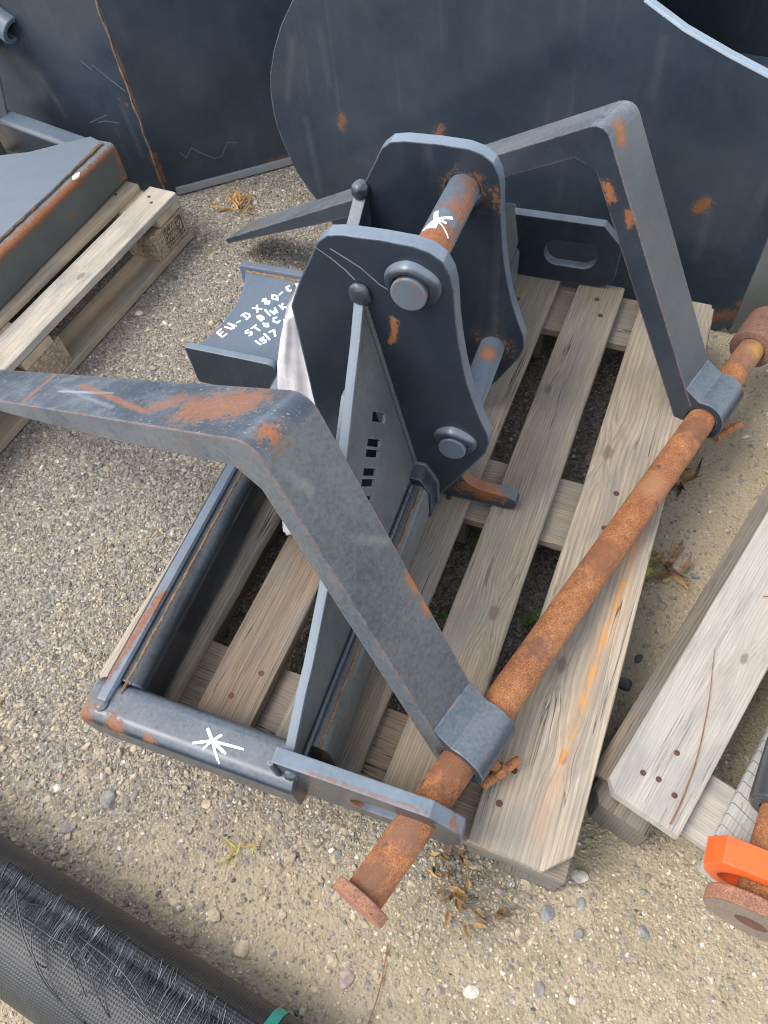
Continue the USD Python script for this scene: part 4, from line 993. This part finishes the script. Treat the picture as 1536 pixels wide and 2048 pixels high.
# ------------------------------------------------------------------ rusty fork shaft
RA_ = np.array([-0.1417, 0.0549, 0.2350]); RB_ = np.array([0.1904, 1.2681, 0.1440])
RL = np.linalg.norm(RB_ - RA_); RD = (RB_ - RA_) / RL
RH = np.cross(EZ, RD); RH /= np.linalg.norm(RH); RW = np.cross(RD, RH)
shf = thing('fork_shaft', 'long orange rusty round shaft lying diagonally across the weathered pallet', 'steel shaft')
obj('shaft', cyl(RA_ - RD * 0.002, RA_ + RD * 1.175, 0.0262, 64), M['rust'], shf, 35)
obj('shaft', cyl(RA_ + RD * 1.1755, RA_ + RD * 1.30, 0.0258, 64), M['rust_end'], shf, 35, label='brown yellow stained far length of the shaft')
obj('end_disc', cyl(RA_ - RD * 0.018, RA_ - RD * 0.0025, 0.0395, 64, chamfer=0.001), M['rust_mix'], shf, 35, label='flat disc closing the near end')
obj('end_sleeve', cyl(RA_ + RD * 1.262, RA_ + RD * 1.36, 0.0435, 64, hole=0.0268, chamfer=0.002), M['rust_dark'], shf, 35, label='thick brown sleeve on the far end')


# ------------------------------------------------------------------ forged forks hung on the shaft
def fork(t0, t1, ang, label, mat):
    """Profile in the plane square to the shaft: u towards the blade, v up the shank, origin on the shaft."""
    t = thing('lifting_fork', label, 'lifting fork')
    ca, sa = math.cos(math.radians(ang)), math.sin(math.radians(ang))
    vdir = RH * ca + RW * sa            # up the shank
    udir = RH * sa - RW * ca            # along the blade, outwards
    Ht, T = 0.566, 0.040
    bl = 1.155
    k = math.radians(-1.6)
    tip = np.array([0.011 + bl * math.cos(k), Ht + bl * math.sin(k) * -1])
    blade_top = [(0.011 + x, Ht + x * math.tan(-k)) for x in (0.03, 0.3, 0.6, 0.9)] + [(tip[0], tip[1])]
    blade_bot = [(tip[0], tip[1] - 0.013), (0.011 + 0.75, Ht + 0.75 * math.tan(-k) - 0.030), (0.011 + 0.38, Ht + 0.38 * math.tan(-k) - T), (0.011 + T, Ht + T * math.tan(-k) - T)]
    body = Polygon([(0.011, -0.012), (0.011, Ht)] + blade_top + blade_bot + [(0.011 + T, -0.012), (0.04, -0.03), (0.02, -0.034)]).buffer(0)
    body = body.buffer(-0.006).buffer(0.006)
    cut = Polygon([(0.0, Ht - 0.027), (0.0, Ht + 0.02), (0.038, Ht + 0.02), (0.038, Ht + 0.0008)] + [(0.011 + 0.027 * (1 - math.cos(q)), Ht + 0.0 - 0.027 * (1 - math.sin(q))) for q in np.linspace(math.pi / 2, 0, 12)])
    body = body.difference(cut)
    inner = Polygon([(0.011 + T - 0.001, Ht - T - 0.03), (0.011 + T - 0.001, Ht - T + 0.002), (0.011 + T + 0.03, Ht - T + 0.002)])
    body = body.union(inner).buffer(0.004).buffer(-0.004)
    hole = Point(0, 0).buffer(0.0285, quad_segs=16)
    body = body.difference(Point(0, 0).buffer(0.036, quad_segs=16))
    if body.geom_type != 'Polygon': body = max(body.geoms, key=lambda q: q.area)
    m = extrude(body, t1 - t0, RA_ + RD * t0, udir, vdir, RD)
    obj('blade_and_shank', m, mat, t, 28)
    col = unary_union([Point(0, 0).buffer(0.0415, quad_segs=16), Polygon([(0.0112, 0.074), (-0.008, 0.0405), (0.0, 0.0), (0.0112, 0.0)])]).difference(hole)
    col = col.difference(body.buffer(0.0002))
    if col.geom_type != 'Polygon': col = max(col.geoms, key=lambda q: q.area)
    obj('collar', extrude(col, t1 - t0 - 0.001, RA_ + RD * (t0 + 0.0005), udir, vdir, RD), M['frame'], t, 35)
    return t, udir, vdir


def tbolt(t, tt, d_out, span):
    """Rusty locking screw with a cross handle, screwed into the collar."""
    base = RA_ + RD * tt
    p0, p1 = base + d_out * 0.036, base + d_out * 0.066
    b = obj('locking_screw', cat(cyl(p0, p1, 0.0085, 20), cyl(base + d_out * 0.056, base + d_out * 0.069, 0.0125, 6)), M['rust'], t, 30)
    hd = RD * 0.86 - RH * 0.30 + np.array([0, 0, -0.05]); hd /= np.linalg.norm(hd)
    c = base + d_out * 0.066
    obj('handle', tube([c - hd * span, c - hd * span * .4, c + hd * span * .4, c + hd * span], [0.0078, 0.0075, 0.0072, 0.0066], 14), M['rust'], b, 35)


tn, un, vn = fork(0.208, 0.297, 61.6, 'scratched dark lifting fork in front, its blade rising from the left edge to the bend', M['tine'])
dn = -RH * 0.76 - RW * 0.65
tbolt(tn, 0.248, dn / np.linalg.norm(dn), 0.034)
tf, uf, vf = fork(1.018, 1.118, 58.3, 'dark lifting fork farther back, its tip resting on the dirt behind the hitch plates', M['tine_far'])
df = -RH * 0.72 - RW * 0.70
tbolt(tf, 1.072, df / np.linalg.norm(df), 0.036)

# ------------------------------------------------------------------ cloth hanging over the rear rail
def sheet(rows, n, fold, seed, thick=0.0025):
    """Cloth from rows of (left, right) points, with soft folds along it."""
    rows = [(np.asarray(a, float), np.asarray(b, float)) for a, b in rows]
    K = len(rows); fine = 60
    ts = np.linspace(0, K - 1, fine)
    Lf = np.array([[np.interp(t, range(K), [r[0][c] for r in rows]) for c in range(3)] for t in ts])
    Rt = np.array([[np.interp(t, range(K), [r[1][c] for r in rows]) for c in range(3)] for t in ts])
    V = []
    for i in range(fine):
        d = Rt[i] - Lf[i]; nn = np.cross(d, [0, 0, 1.0]); nn[2] = 0; nn = nn / (np.linalg.norm(nn) + 1e-9)
        for j in range(n):
            u = j / (n - 1)
            f = fold * (0.7 * math.sin(u * 7 + seed + 1.2 * math.sin(i * .07)) + 0.3 * math.sin(u * 13 + 1.3 * i / fine * 4 + seed))
            f *= 0.55 + 0.45 * math.sin(math.pi * i / fine)
            V.append(Lf[i] + d * u - nn * f)
    V = np.array(V); F = []
    for i in range(fine - 1):
        for j in range(n - 1):
            a = i * n + j
            F += [[a, a + n, a + n + 1], [a, a + n + 1, a + 1]]
    V2 = V + np.array([0.0, thick, 0]); F = np.array(F); N_ = len(V)
    rim = []
    idx = [j for j in range(n)] + [i * n + n - 1 for i in range(1, fine)] + [(fine - 1) * n + j for j in range(n - 2, -1, -1)] + [i * n for i in range(fine - 2, 0, -1)]
    for k in range(len(idx)):
        p, q = idx[k], idx[(k + 1) % len(idx)]
        rim += [[p, q, q + N_], [p, q + N_, p + N_]]
    return trimesh.Trimesh(np.vstack([V, V2]), np.vstack([F, F[:, ::-1] + N_, rim]), process=False)


clo = thing('cloth_rag', 'crumpled grey cloth hanging beside the near hitch plate over the saddle bracket', 'cloth')
obj('hanging_fold', sheet([(W(-0.424, 0.585, 0.575), W(-0.404, 0.600, 0.585)), (W(-0.446, 0.585, 0.530), W(-0.400, 0.590, 0.535)), (W(-0.478, 0.588, 0.45), W(-0.412, 0.585, 0.46)), (W(-0.500, 0.592, 0.385), W(-0.418, 0.580, 0.39)), (W(-0.510, 0.592, 0.325), W(-0.424, 0.576, 0.33)), (W(-0.505, 0.585, 0.262), W(-0.424, 0.57, 0.265)), (W(-0.49, 0.56, 0.20), W(-0.424, 0.55, 0.20))], 46, 0.009, 0.4), M['cloth'], clo, True)
obj('second_fold', sheet([(W(-0.440, 0.560, 0.53), W(-0.407, 0.565, 0.55)), (W(-0.462, 0.565, 0.44), W(-0.414, 0.562, 0.46)), (W(-0.476, 0.572, 0.36), W(-0.416, 0.558, 0.36)), (W(-0.470, 0.57, 0.27), W(-0.417, 0.555, 0.28))], 30, 0.006, 2.1), M['cloth'], clo, True)
obj('trailing_end', blob(W(-0.440, 0.440, 0.160), 0.027, 12, 0.35, 3, (0.75, 1.3, 0.65)), M['cloth'], clo, True)

# ------------------------------------------------------------------ grey frame on the left pallet
lf = thing('fork_carriage', 'grey fork carriage with flat sheet top and rusty edge, on the pale left pallet', 'fork frame')
Z1 = 0.2505
obj('box_rail', rhs((-1.4885, 0.42, 0.1445 + 0.053), (-1.4745, 1.425, 0.1445 + 0.053), 0.06, 0.106, 0.014), M['left_frame'], lf, 40)
obj('box_beam', rhs((-1.505, 1.400, 0.1445 + 0.053), (-1.90, 1.477, 0.1445 + 0.053), 0.06, 0.106, 0.014), M['beam_dark'], lf, 40)
obj('box_beam', rhs((-1.86, 1.40, 0.197), (-1.86, 0.42, 0.197), 0.06, 0.106, 0.014), M['left_frame'], lf, 40)
shp = Polygon([(-1.99, 1.18), (-1.80, 1.245), (-1.7132, 1.2845), (-1.6409, 1.3198), (-1.5804, 1.3709), (-1.5398, 1.4052), (-1.5167, 1.4250), (-1.475, 1.412), (-1.4735, 1.20), (-1.482, 1.0), (-1.49, 0.80), (-1.50, 0.45), (-1.99, 0.45)])
obj('top_sheet', extrude(shp, 0.006, (0, 0, Z1 + 0.0012), (1, 0, 0), (0, 1, 0), (0, 0, 1)), M['sheet'], lf)
obj('weld_bead', tube([(-1.4725 - 0.022 * (1.41 - y) + 0.0012 * math.sin(y * 130), y, Z1 + 0.003) for y in np.linspace(0.8, 1.41, 90)], [0.0042 + 0.0005 * math.sin(i * 2.2) for i in range(90)], 7), M['seam'], lf)
cp = tag(obj('white_chip', blob((-1.447, 1.262, 0.2575), 0.012, 3, 0.35, 3, (0.55, 1.1, 0.35)), M['chip_white'], None, True), 'small white flake on the rusty edge of the left frame', 'paint flake')
# tube end of a fork standing on that frame
pp = thing('fork_tube', 'grey tube end with a rusty screw in the top left corner', 'steel tube')
pc = np.array([-1.7912, 1.5789, 0.42]); pdv = np.array([-0.87, 0.129, 0.479]); pdv /= np.linalg.norm(pdv)
obj('tube', cyl(pc, pc + pdv * 0.17, 0.037, 48, hole=0.024, chamfer=0.002), M['pin'], pp, 35)
obj('post', rhs(pc + pdv * 0.13 + np.array([-0.03, 0, 0.0]), (-1.875, 1.44, 0.2505), 0.05, 0.09, 0.008, up=(0.3, 1, 0)), M['tine'], pp, 35)
bs = pc + pdv * 0.085 + np.array([0.01, -0.005, 0.035])
sc_ = obj('screw', cat(cyl(bs, bs + np.array([0.004, 0.002, 0.034]), 0.008, 18), cyl(bs + np.array([0, 0, .026]), bs + np.array([0, 0, .038]), 0.013, 6)), M['rust'], pp, 30)
obj('handle', cyl(bs + np.array([-0.03, -0.012, 0.042]), bs + np.array([0.03, 0.012, 0.040]), 0.0075, 16), M['rust'], sc_, 35)

# ------------------------------------------------------------------ orange part on the right pallet
OA = math.radians(-1.0)
OX = np.array([math.cos(OA), math.sin(OA), 0]); OY = np.array([-math.sin(OA), math.cos(OA), 0])
O0 = np.array([0.245, 0.251, 0.0])
ol = thing('fork_carriage', 'bright orange fork carriage end lug on the grey right pallet', 'fork frame')
olp = Polygon([(0.0, 0.222), (0.013, 0.262), (0.55, 0.262), (0.55, 0.1465), (0.05, 0.1465), (0.026, 0.164), (0.008, 0.195)])
olp = olp.difference(LineString([(0.055, 0.202), (0.115, 0.202)]).buffer(0.031, quad_segs=10))
obj('end_lug', extrude(olp, 0.034, O0, OX, EZ, OY), M['orange'], ol, 30)
obj('box_beam', rhs(O0 + OX * 0.22 + OY * 0.06 + EZ * 0.198, O0 + OX * 0.56 + OY * 0.06 + EZ * 0.198, 0.066, 0.1, 0.015), M['orange'], ol, 40)
sd2 = np.array([0.14, 0.988, -0.02]); sd2 /= np.linalg.norm(sd2)
os_ = thing('fork_shaft', 'short rusty shaft with a brown disc through the orange lug', 'steel shaft')
oc = O0 + OX * 0.0755 + EZ * 0.2015
obj('shaft', cyl(oc - sd2 * 0.022, oc + sd2 * 0.95, 0.0262, 56), M['rust'], os_, 35)
dk = obj('end_disc', cyl(oc - sd2 * 0.042, oc - sd2 * 0.0225, 0.058, 64, chamfer=0.0015), M['rust_mix'], os_, 35)
obj('disc_face', cyl(oc - sd2 * 0.0428, oc - sd2 * 0.0421, 0.0560, 64, hole=0.019), M['disc_face'], dk, 35)
obj('threaded_core', cyl(oc - sd2 * 0.0426, oc - sd2 * 0.0421, 0.0188, 40), M['nail'], dk, 35)  # dark disc painted in for the shade inside the hole
ok_ = thing('lifting_fork', 'black collar of a fork on the short rusty shaft at the right edge', 'lifting fork')
obj('collar', cyl(oc + sd2 * 0.105, oc + sd2 * 0.225, 0.0425, 48, hole=0.028, chamfer=0.003), M['black_paint'], ok_, 35)
obj('shank', rhs(oc + sd2 * 0.175 + np.array([0.036, 0, -0.01]), oc + sd2 * 0.175 + np.array([0.42, 0.0, 0.30]), 0.118, 0.04, 0.004, up=(-0.6, 0, 0.8)), M['black_paint'], ok_, 35)

# ------------------------------------------------------------------ roll of woven ground cover, front left
ax_a = -0.0656; rx = np.array([math.cos(ax_a), math.sin(ax_a), 0]); rn = np.array([-math.sin(ax_a), math.cos(ax_a), 0])
rc = np.array([-0.5, -0.1732, 0.0]); RR = 0.0828
roll = thing('fabric_roll', 'black woven ground fabric roll lying in the front left corner', 'fabric roll')
nl, na = 360, 120
ls = np.linspace(-0.95, 0.36, nl); an = np.linspace(0, 2 * np.pi, na, endpoint=False)
LL, AA = np.meshgrid(ls, an, indexing='ij')
pn = np.stack([LL * 5, np.cos(AA) * 1.3, np.sin(AA) * 1.3], -1)
rad = RR * (1 + 0.030 * (meshkit.fbm(pn, 3, 4) - 0.5) * 2)
# a rolled hem: a ridge with wrinkles along the far upper side
hem = np.exp(-((AA - 0.75) / 0.10) ** 2)
rad = rad + hem * (0.0018 + 0.0025 * meshkit.noise(np.stack([LL * 30, AA * 3, 0 * LL], -1), 3)) - 0.0035 * np.exp(-((AA - 0.98) / 0.07) ** 2)
wr = np.exp(-((AA - 0.85) / 0.25) ** 2) * np.maximum(0, np.sin(LL * 55 + 5 * AA)) * np.clip(meshkit.noise(np.stack([LL * 9, 0 * AA, 0 * LL], -1), 5) - 0.45, 0, 1)
rad = rad + 0.010 * wr
sag = 1 - 0.05 * (np.sin(AA) < 0) * np.abs(np.sin(AA))
rv = rc + LL[..., None] * rx + (np.cos(AA) * rad)[..., None] * rn + ((np.sin(AA) * rad * sag) + RR * 0.975)[..., None] * EZ
ridx = np.arange(nl * na).reshape(nl, na)
rf = []
q0, q1, q2, q3 = ridx[:-1], np.roll(ridx, -1, 1)[:-1], np.roll(ridx, -1, 1)[1:], ridx[1:]
rf = np.vstack([np.stack([q0, q1, q2], -1).reshape(-1, 3), np.stack([q0, q2, q3], -1).reshape(-1, 3)])
rm = trimesh.Trimesh(rv.reshape(-1, 3), rf, process=False)
if rm.face_normals[0] @ (rm.triangles_center[0] - rc - RR * EZ) < 0: rm.invert()
rp_ = usdkit.mesh(stage, numbered(str(roll.GetPath()), 'fabric'), rm, M['weave'], smooth=True)
UsdGeom.PrimvarsAPI(rp_).CreatePrimvar('weave', Sdf.ValueTypeNames.Float3Array, 'vertex').Set(Vt.Vec3fArray.FromNumpy(np.stack([LL, AA * RR, 0 * LL], -1).reshape(-1, 3).astype(np.float32)))
# end spiral cap
capm = [extrude(Point(0, 0).buffer(RR * (0.97 - 0.1 * k)).difference(Point(0, 0).buffer(RR * (0.90 - 0.1 * k))), 0.004, rc + rx * (0.3605 - 0.004 * (k % 2)) + EZ * RR * 0.975, rn, EZ, rx) for k in range(9)]
obj('rolled_end', cat(*capm), M['weave'], roll, 30)
tr = np.random.default_rng(17)
def on_roll(l, a, lift=0.0008):
    u = float(np.clip((l + 0.95) / 1.31 * (nl - 1), 0, nl - 1.001)); i = int(u); fu = u - i
    w_ = (a % (2 * np.pi)) / (2 * np.pi) * na; j = int(w_) % na; fw = w_ - int(w_); j2 = (j + 1) % na
    p = (rv[i, j] * (1 - fw) + rv[i, j2] * fw) * (1 - fu) + (rv[i + 1, j] * (1 - fw) + rv[i + 1, j2] * fw) * fu
    return p + (math.cos(a) * rn + math.sin(a) * EZ) * lift
th = []
for k in range(520):
    l = tr.normal(0.0, 0.16)
    a0 = 0.86 + tr.normal(0, 0.10)
    span = tr.uniform(0.22, 0.62)
    sl = 0.006 + tr.normal(0.0, 0.0035)
    li = tr.uniform(0.0001, 0.0014)
    pts = [on_roll(l + sl * t, a0 + span * t, 0.0005 + li * math.sin(math.pi * t)) for t in np.linspace(0, 1, 9)]
    th.append(tube(pts, tr.uniform(0.0002, 0.00042) if k % 5 else 0.0007, 4))
fray = obj('frayed_threads', cat(*[t_ for i_, t_ in enumerate(th) if i_ % 8]), M['thread_grey'], roll, True)
tag(fray, kind='stuff')
fray = obj('frayed_threads', cat(*th[::8]), M['thread'], roll, True, label='paler shiny threads among the frayed ones')
tag(fray, kind='stuff')
for k in range(9):
    l0 = -0.06 + tr.normal(0, 0.03); a0 = 1.05 + tr.normal(0, .10)
    l1, a1 = l0 + tr.normal(0.06, 0.16), a0 + tr.uniform(0.3, 0.9)
    pts = []
    for t in np.linspace(0, 1, 18):
        pts.append(on_roll(l0 + (l1 - l0) * t + 0.05 * math.sin(t * 3 + k), a0 + (a1 - a0) * t + 0.15 * math.sin(t * 4 + k), 0.001 + 0.022 * math.sin(math.pi * t) * tr.uniform(.8, 1.0)))
    pts = np.array(pts); pts[1:-1] = (pts[:-2] + pts[1:-1] + pts[2:]) / 3
    obj('loose_thread', tube(pts, 0.0009, 5), M['thread_black'], roll, True)
tp = []
for a in np.linspace(-0.3, 1.3, 30):
    tp.append((on_roll(0.277, a, 0.0012), on_roll(0.292, a, 0.0012)))
V = np.array([p for pr in tp for p in pr]); F = []
for i in range(len(tp) - 1):
    F += [[2*i, 2*i+1, 2*i+3], [2*i, 2*i+3, 2*i+2]]
m = trimesh.Trimesh(V, F, process=False)
if m.face_normals[:, 2].mean() < 0: m.invert()
obj('green_stripe', m, M['green_tape'], roll, True)


# ------------------------------------------------------------------ leaves, weeds, stones
def leaf_mesh(L, w, seed, curl=0.6):
    rng_ = np.random.default_rng(seed)
    n = 7; V = []
    b1, b2, tw = rng_.uniform(.3, 1.1) * curl, rng_.uniform(-.5, 1.0) * curl, rng_.uniform(-1.2, 1.2) * curl
    for i in range(n):
        u = i / (n - 1); hw = w * math.sin(math.pi * (0.08 + 0.92 * u) ** 0.8) * 0.5 + 0.0004
        zz = L * (0.35 * b1 * u * u - 0.1 * math.sin(5 * u) * b2)
        for s in (-1, 0, 1):
            aa = tw * u
            V.append([hw * s * math.cos(aa), L * u, zz + hw * s * math.sin(aa) + hw * abs(s) * 0.7 * curl])
    F = []
    for i in range(n - 1):
        for j in (0, 1):
            a = 3 * i + j
            F += [[a, a + 1, a + 4], [a, a + 4, a + 3]]
    return trimesh.Trimesh(V, F, process=False)


def leaf_clump(name, label, cat_, c, n, L, w, mats, rad, seed, curl=0.8, tilt=0.5, partname='leaf', up=False):
    t = thing(name, label, cat_, (c[0], c[1], c[2] if len(c) > 2 else float(ground_h(c[0], c[1]))))
    rng_ = np.random.default_rng(seed)
    for k in range(n):
        m = leaf_mesh(L * rng_.uniform(.6, 1.2), w * rng_.uniform(.7, 1.3), seed * 50 + k, curl)
        yaw = rng_.uniform(0, 2 * np.pi); pit = rng_.uniform(0, tilt)
        R_ = trimesh.transformations.euler_matrix(pit, rng_.normal(0, .4) * (0 if up else 1), yaw, 'sxyz')
        m.apply_transform(R_)
        q_ = rng_.normal(0, rad, 2)
        m.vertices += np.array([q_[0], q_[1], 0.004 + (0.006 * rng_.uniform() if not up else rng_.uniform(0.0, 0.02)) - min(0, m.vertices[:, 2].min())])
        obj(partname, m, M[mats[rng_.integers(len(mats))]], t, True)
    return t


leaf_clump('dry_leaves', 'dry straw coloured leaf tuft on the dirt near the left bucket', 'dry leaves', (-1.225, 1.585), 20, 0.045, 0.008, ['leaf_straw'], 0.022, 1, 1.6)
leaf_clump('dry_leaves', 'brown and tan dry leaf heap in front of the weathered pallet corner', 'dry leaves', (-0.030, 0.110), 15, 0.028, 0.009, ['leaf_dry', 'leaf_brown', 'leaf_brown', 'leaf_straw'], 0.022, 2, 1.7)
leaf_clump('dry_leaves', 'few dry curled leaves under the near lug beside the pallet', 'dry leaves', (-0.066, 0.152), 13, 0.022, 0.007, ['leaf_dry', 'leaf_brown'], 0.020, 3, 1.7)
leaf_clump('dry_leaves', 'withered brown plant on the dirt between the two grey pallets', 'dry leaves', (0.150, 0.80), 14, 0.055, 0.009, ['leaf_brown', 'leaf_brown', 'leaf_dry'], 0.012, 4, 0.7)
leaf_clump('dry_leaves', 'dark dry leaves beside the middle of the rusty shaft', 'dry leaves', (0.135, 1.01), 12, 0.045, 0.010, ['leaf_brown', 'leaf_dry'], 0.014, 5, 0.8)
leaf_clump('weed', 'yellow green weed leaves at the right edge of the weathered pallet', 'weed', (0.128, 0.775), 5, 0.026, 0.012, ['leaf_yellow'], 0.012, 6, 0.4)
gaps = [PX0 + xs[i][0] + xs[i][1] + 0.0206 for i in range(4)]
leaf_clump('weed', 'green weed growing in the pallet gap right of the near hitch plate', 'weed', (gaps[2] + 0.002, 0.87, 0.0), 16, 0.020, 0.013, ['leaf_green'], 0.012, 7, 0.4, 1.2, up=True)
leaf_clump('weed', 'green weed deep in the pallet gap beside the hook foot', 'weed', (gaps[2], 0.72, 0.0), 10, 0.018, 0.011, ['leaf_green'], 0.010, 8, 0.4, 1.2, up=True)
leaf_clump('weed', 'few green sprigs in the gap below the middle board of the weathered pallet', 'weed', (gaps[2] + 0.004, 0.56, 0.0), 9, 0.022, 0.010, ['leaf_green'], 0.010, 9, 0.4, 1.2, up=True)
leaf_clump('weed', 'small weed in the gap left of the rusty shaft', 'weed', (gaps[3], 0.60, 0.0), 7, 0.016, 0.010, ['leaf_green'], 0.010, 10, 0.4, 1.2, up=True)
leaf_clump('weed', 'grassy weed in the dark gap beside the rear rail under the front fork', 'weed', (-0.50, 0.47, 0.0), 9, 0.07, 0.005, ['leaf_green'], 0.008, 11, 0.4, 1.5, up=True)
leaf_clump('weed', 'tiny dry grass tuft on the gravel beside the near box beam', 'weed', (-0.385, 0.05), 8, 0.040, 0.003, ['leaf_straw', 'leaf_yellow'], 0.010, 12, 0.5, 0.9)
twig('twig', [(-0.115 + 0.012 * math.sin(3 * t), 0.02 - 0.16 * t, float(ground_h(-.11, 0.02 - .16 * t)) + 0.006) for t in np.linspace(0, 1, 12)], 0.0012, 'thin dark straw on the dirt below the near shaft end')

for k, (x, y, r, c, fl, lab) in enumerate([
        (-0.381, -0.046, 0.016, 'tan', 0.45, 'flat sandy stone above the fabric roll, nearest its wrinkled hem'),
        (-0.318, -0.072, 0.018, 'tan', 0.5, 'large tan stone by the fabric roll below the near box beam'),
        (-0.639, 0.036, 0.021, 'grey', 0.6, 'big grey angular stone below the near left frame corner'),
        (-0.678, -0.030, 0.019, 'grey', 0.5, 'long grey stone at the upper edge of the fabric roll'),
        (-0.443, -0.060, 0.012, 'grey', 0.5, 'pale grey stone beside the fabric roll hem'),
        (0.127, 0.216, 0.016, 'pale', 0.7, 'white stone right of the chamfered pallet corner'),
        (0.094, 0.149, 0.014, 'blue', 0.5, 'blue grey stone on the open dirt right of the leaf heap'),
        (0.234, 0.177, 0.013, 'blue', 0.5, 'dark blue grey stone left of the brown disc'),
        (-0.157, -0.047, 0.019, 'pink', 0.6, 'pinkish round stone at the bottom edge of the yard'),
        (-0.185, -0.030, 0.013, 'tan', 0.6, 'tan stone beside the pinkish round stone'),
        (0.020, 0.010, 0.015, 'pale', 0.45, 'long pale stone in the mossy patch at the bottom'),
        (0.110, 0.050, 0.013, 'grey', 0.6, 'grey stone in the dirt below the leaf heap'),
        (0.123, 0.546, 0.020, 'dark', 0.7, 'dark lump of stone between the weathered and the grey pallet'),
        (0.135, 0.60, 0.012, 'dark', 0.7, 'small dark stone behind the dark lump between the pallets'),
        (-0.96, 1.285, 0.013, 'pale', 0.5, 'pale stone on the grit left of the saddle bracket'),
        (-1.265, 1.10, 0.014, 'pale', 0.5, 'whitish stone beside the bottom board of the left pallet'),
        (-1.19, 1.62, 0.014, 'pale', 0.5, 'white pebble beside the straw coloured leaf tuft'),
        (0.20, 0.80, 0.014, 'blue', 0.5, 'slate blue stone near the edge of the grey right pallet')]):
    m = stone_mesh(500 + k, r * 0.85, fl, 3)
    m.apply_transform(trimesh.transformations.rotation_matrix(k * 1.3, [0, 0, 1]))
    m.vertices += np.array([x, y, float(ground_h(x, y)) + r * fl * 0.05])
    tag(obj('stone', m, M['stone_' + c], None, 35), lab, 'stone')
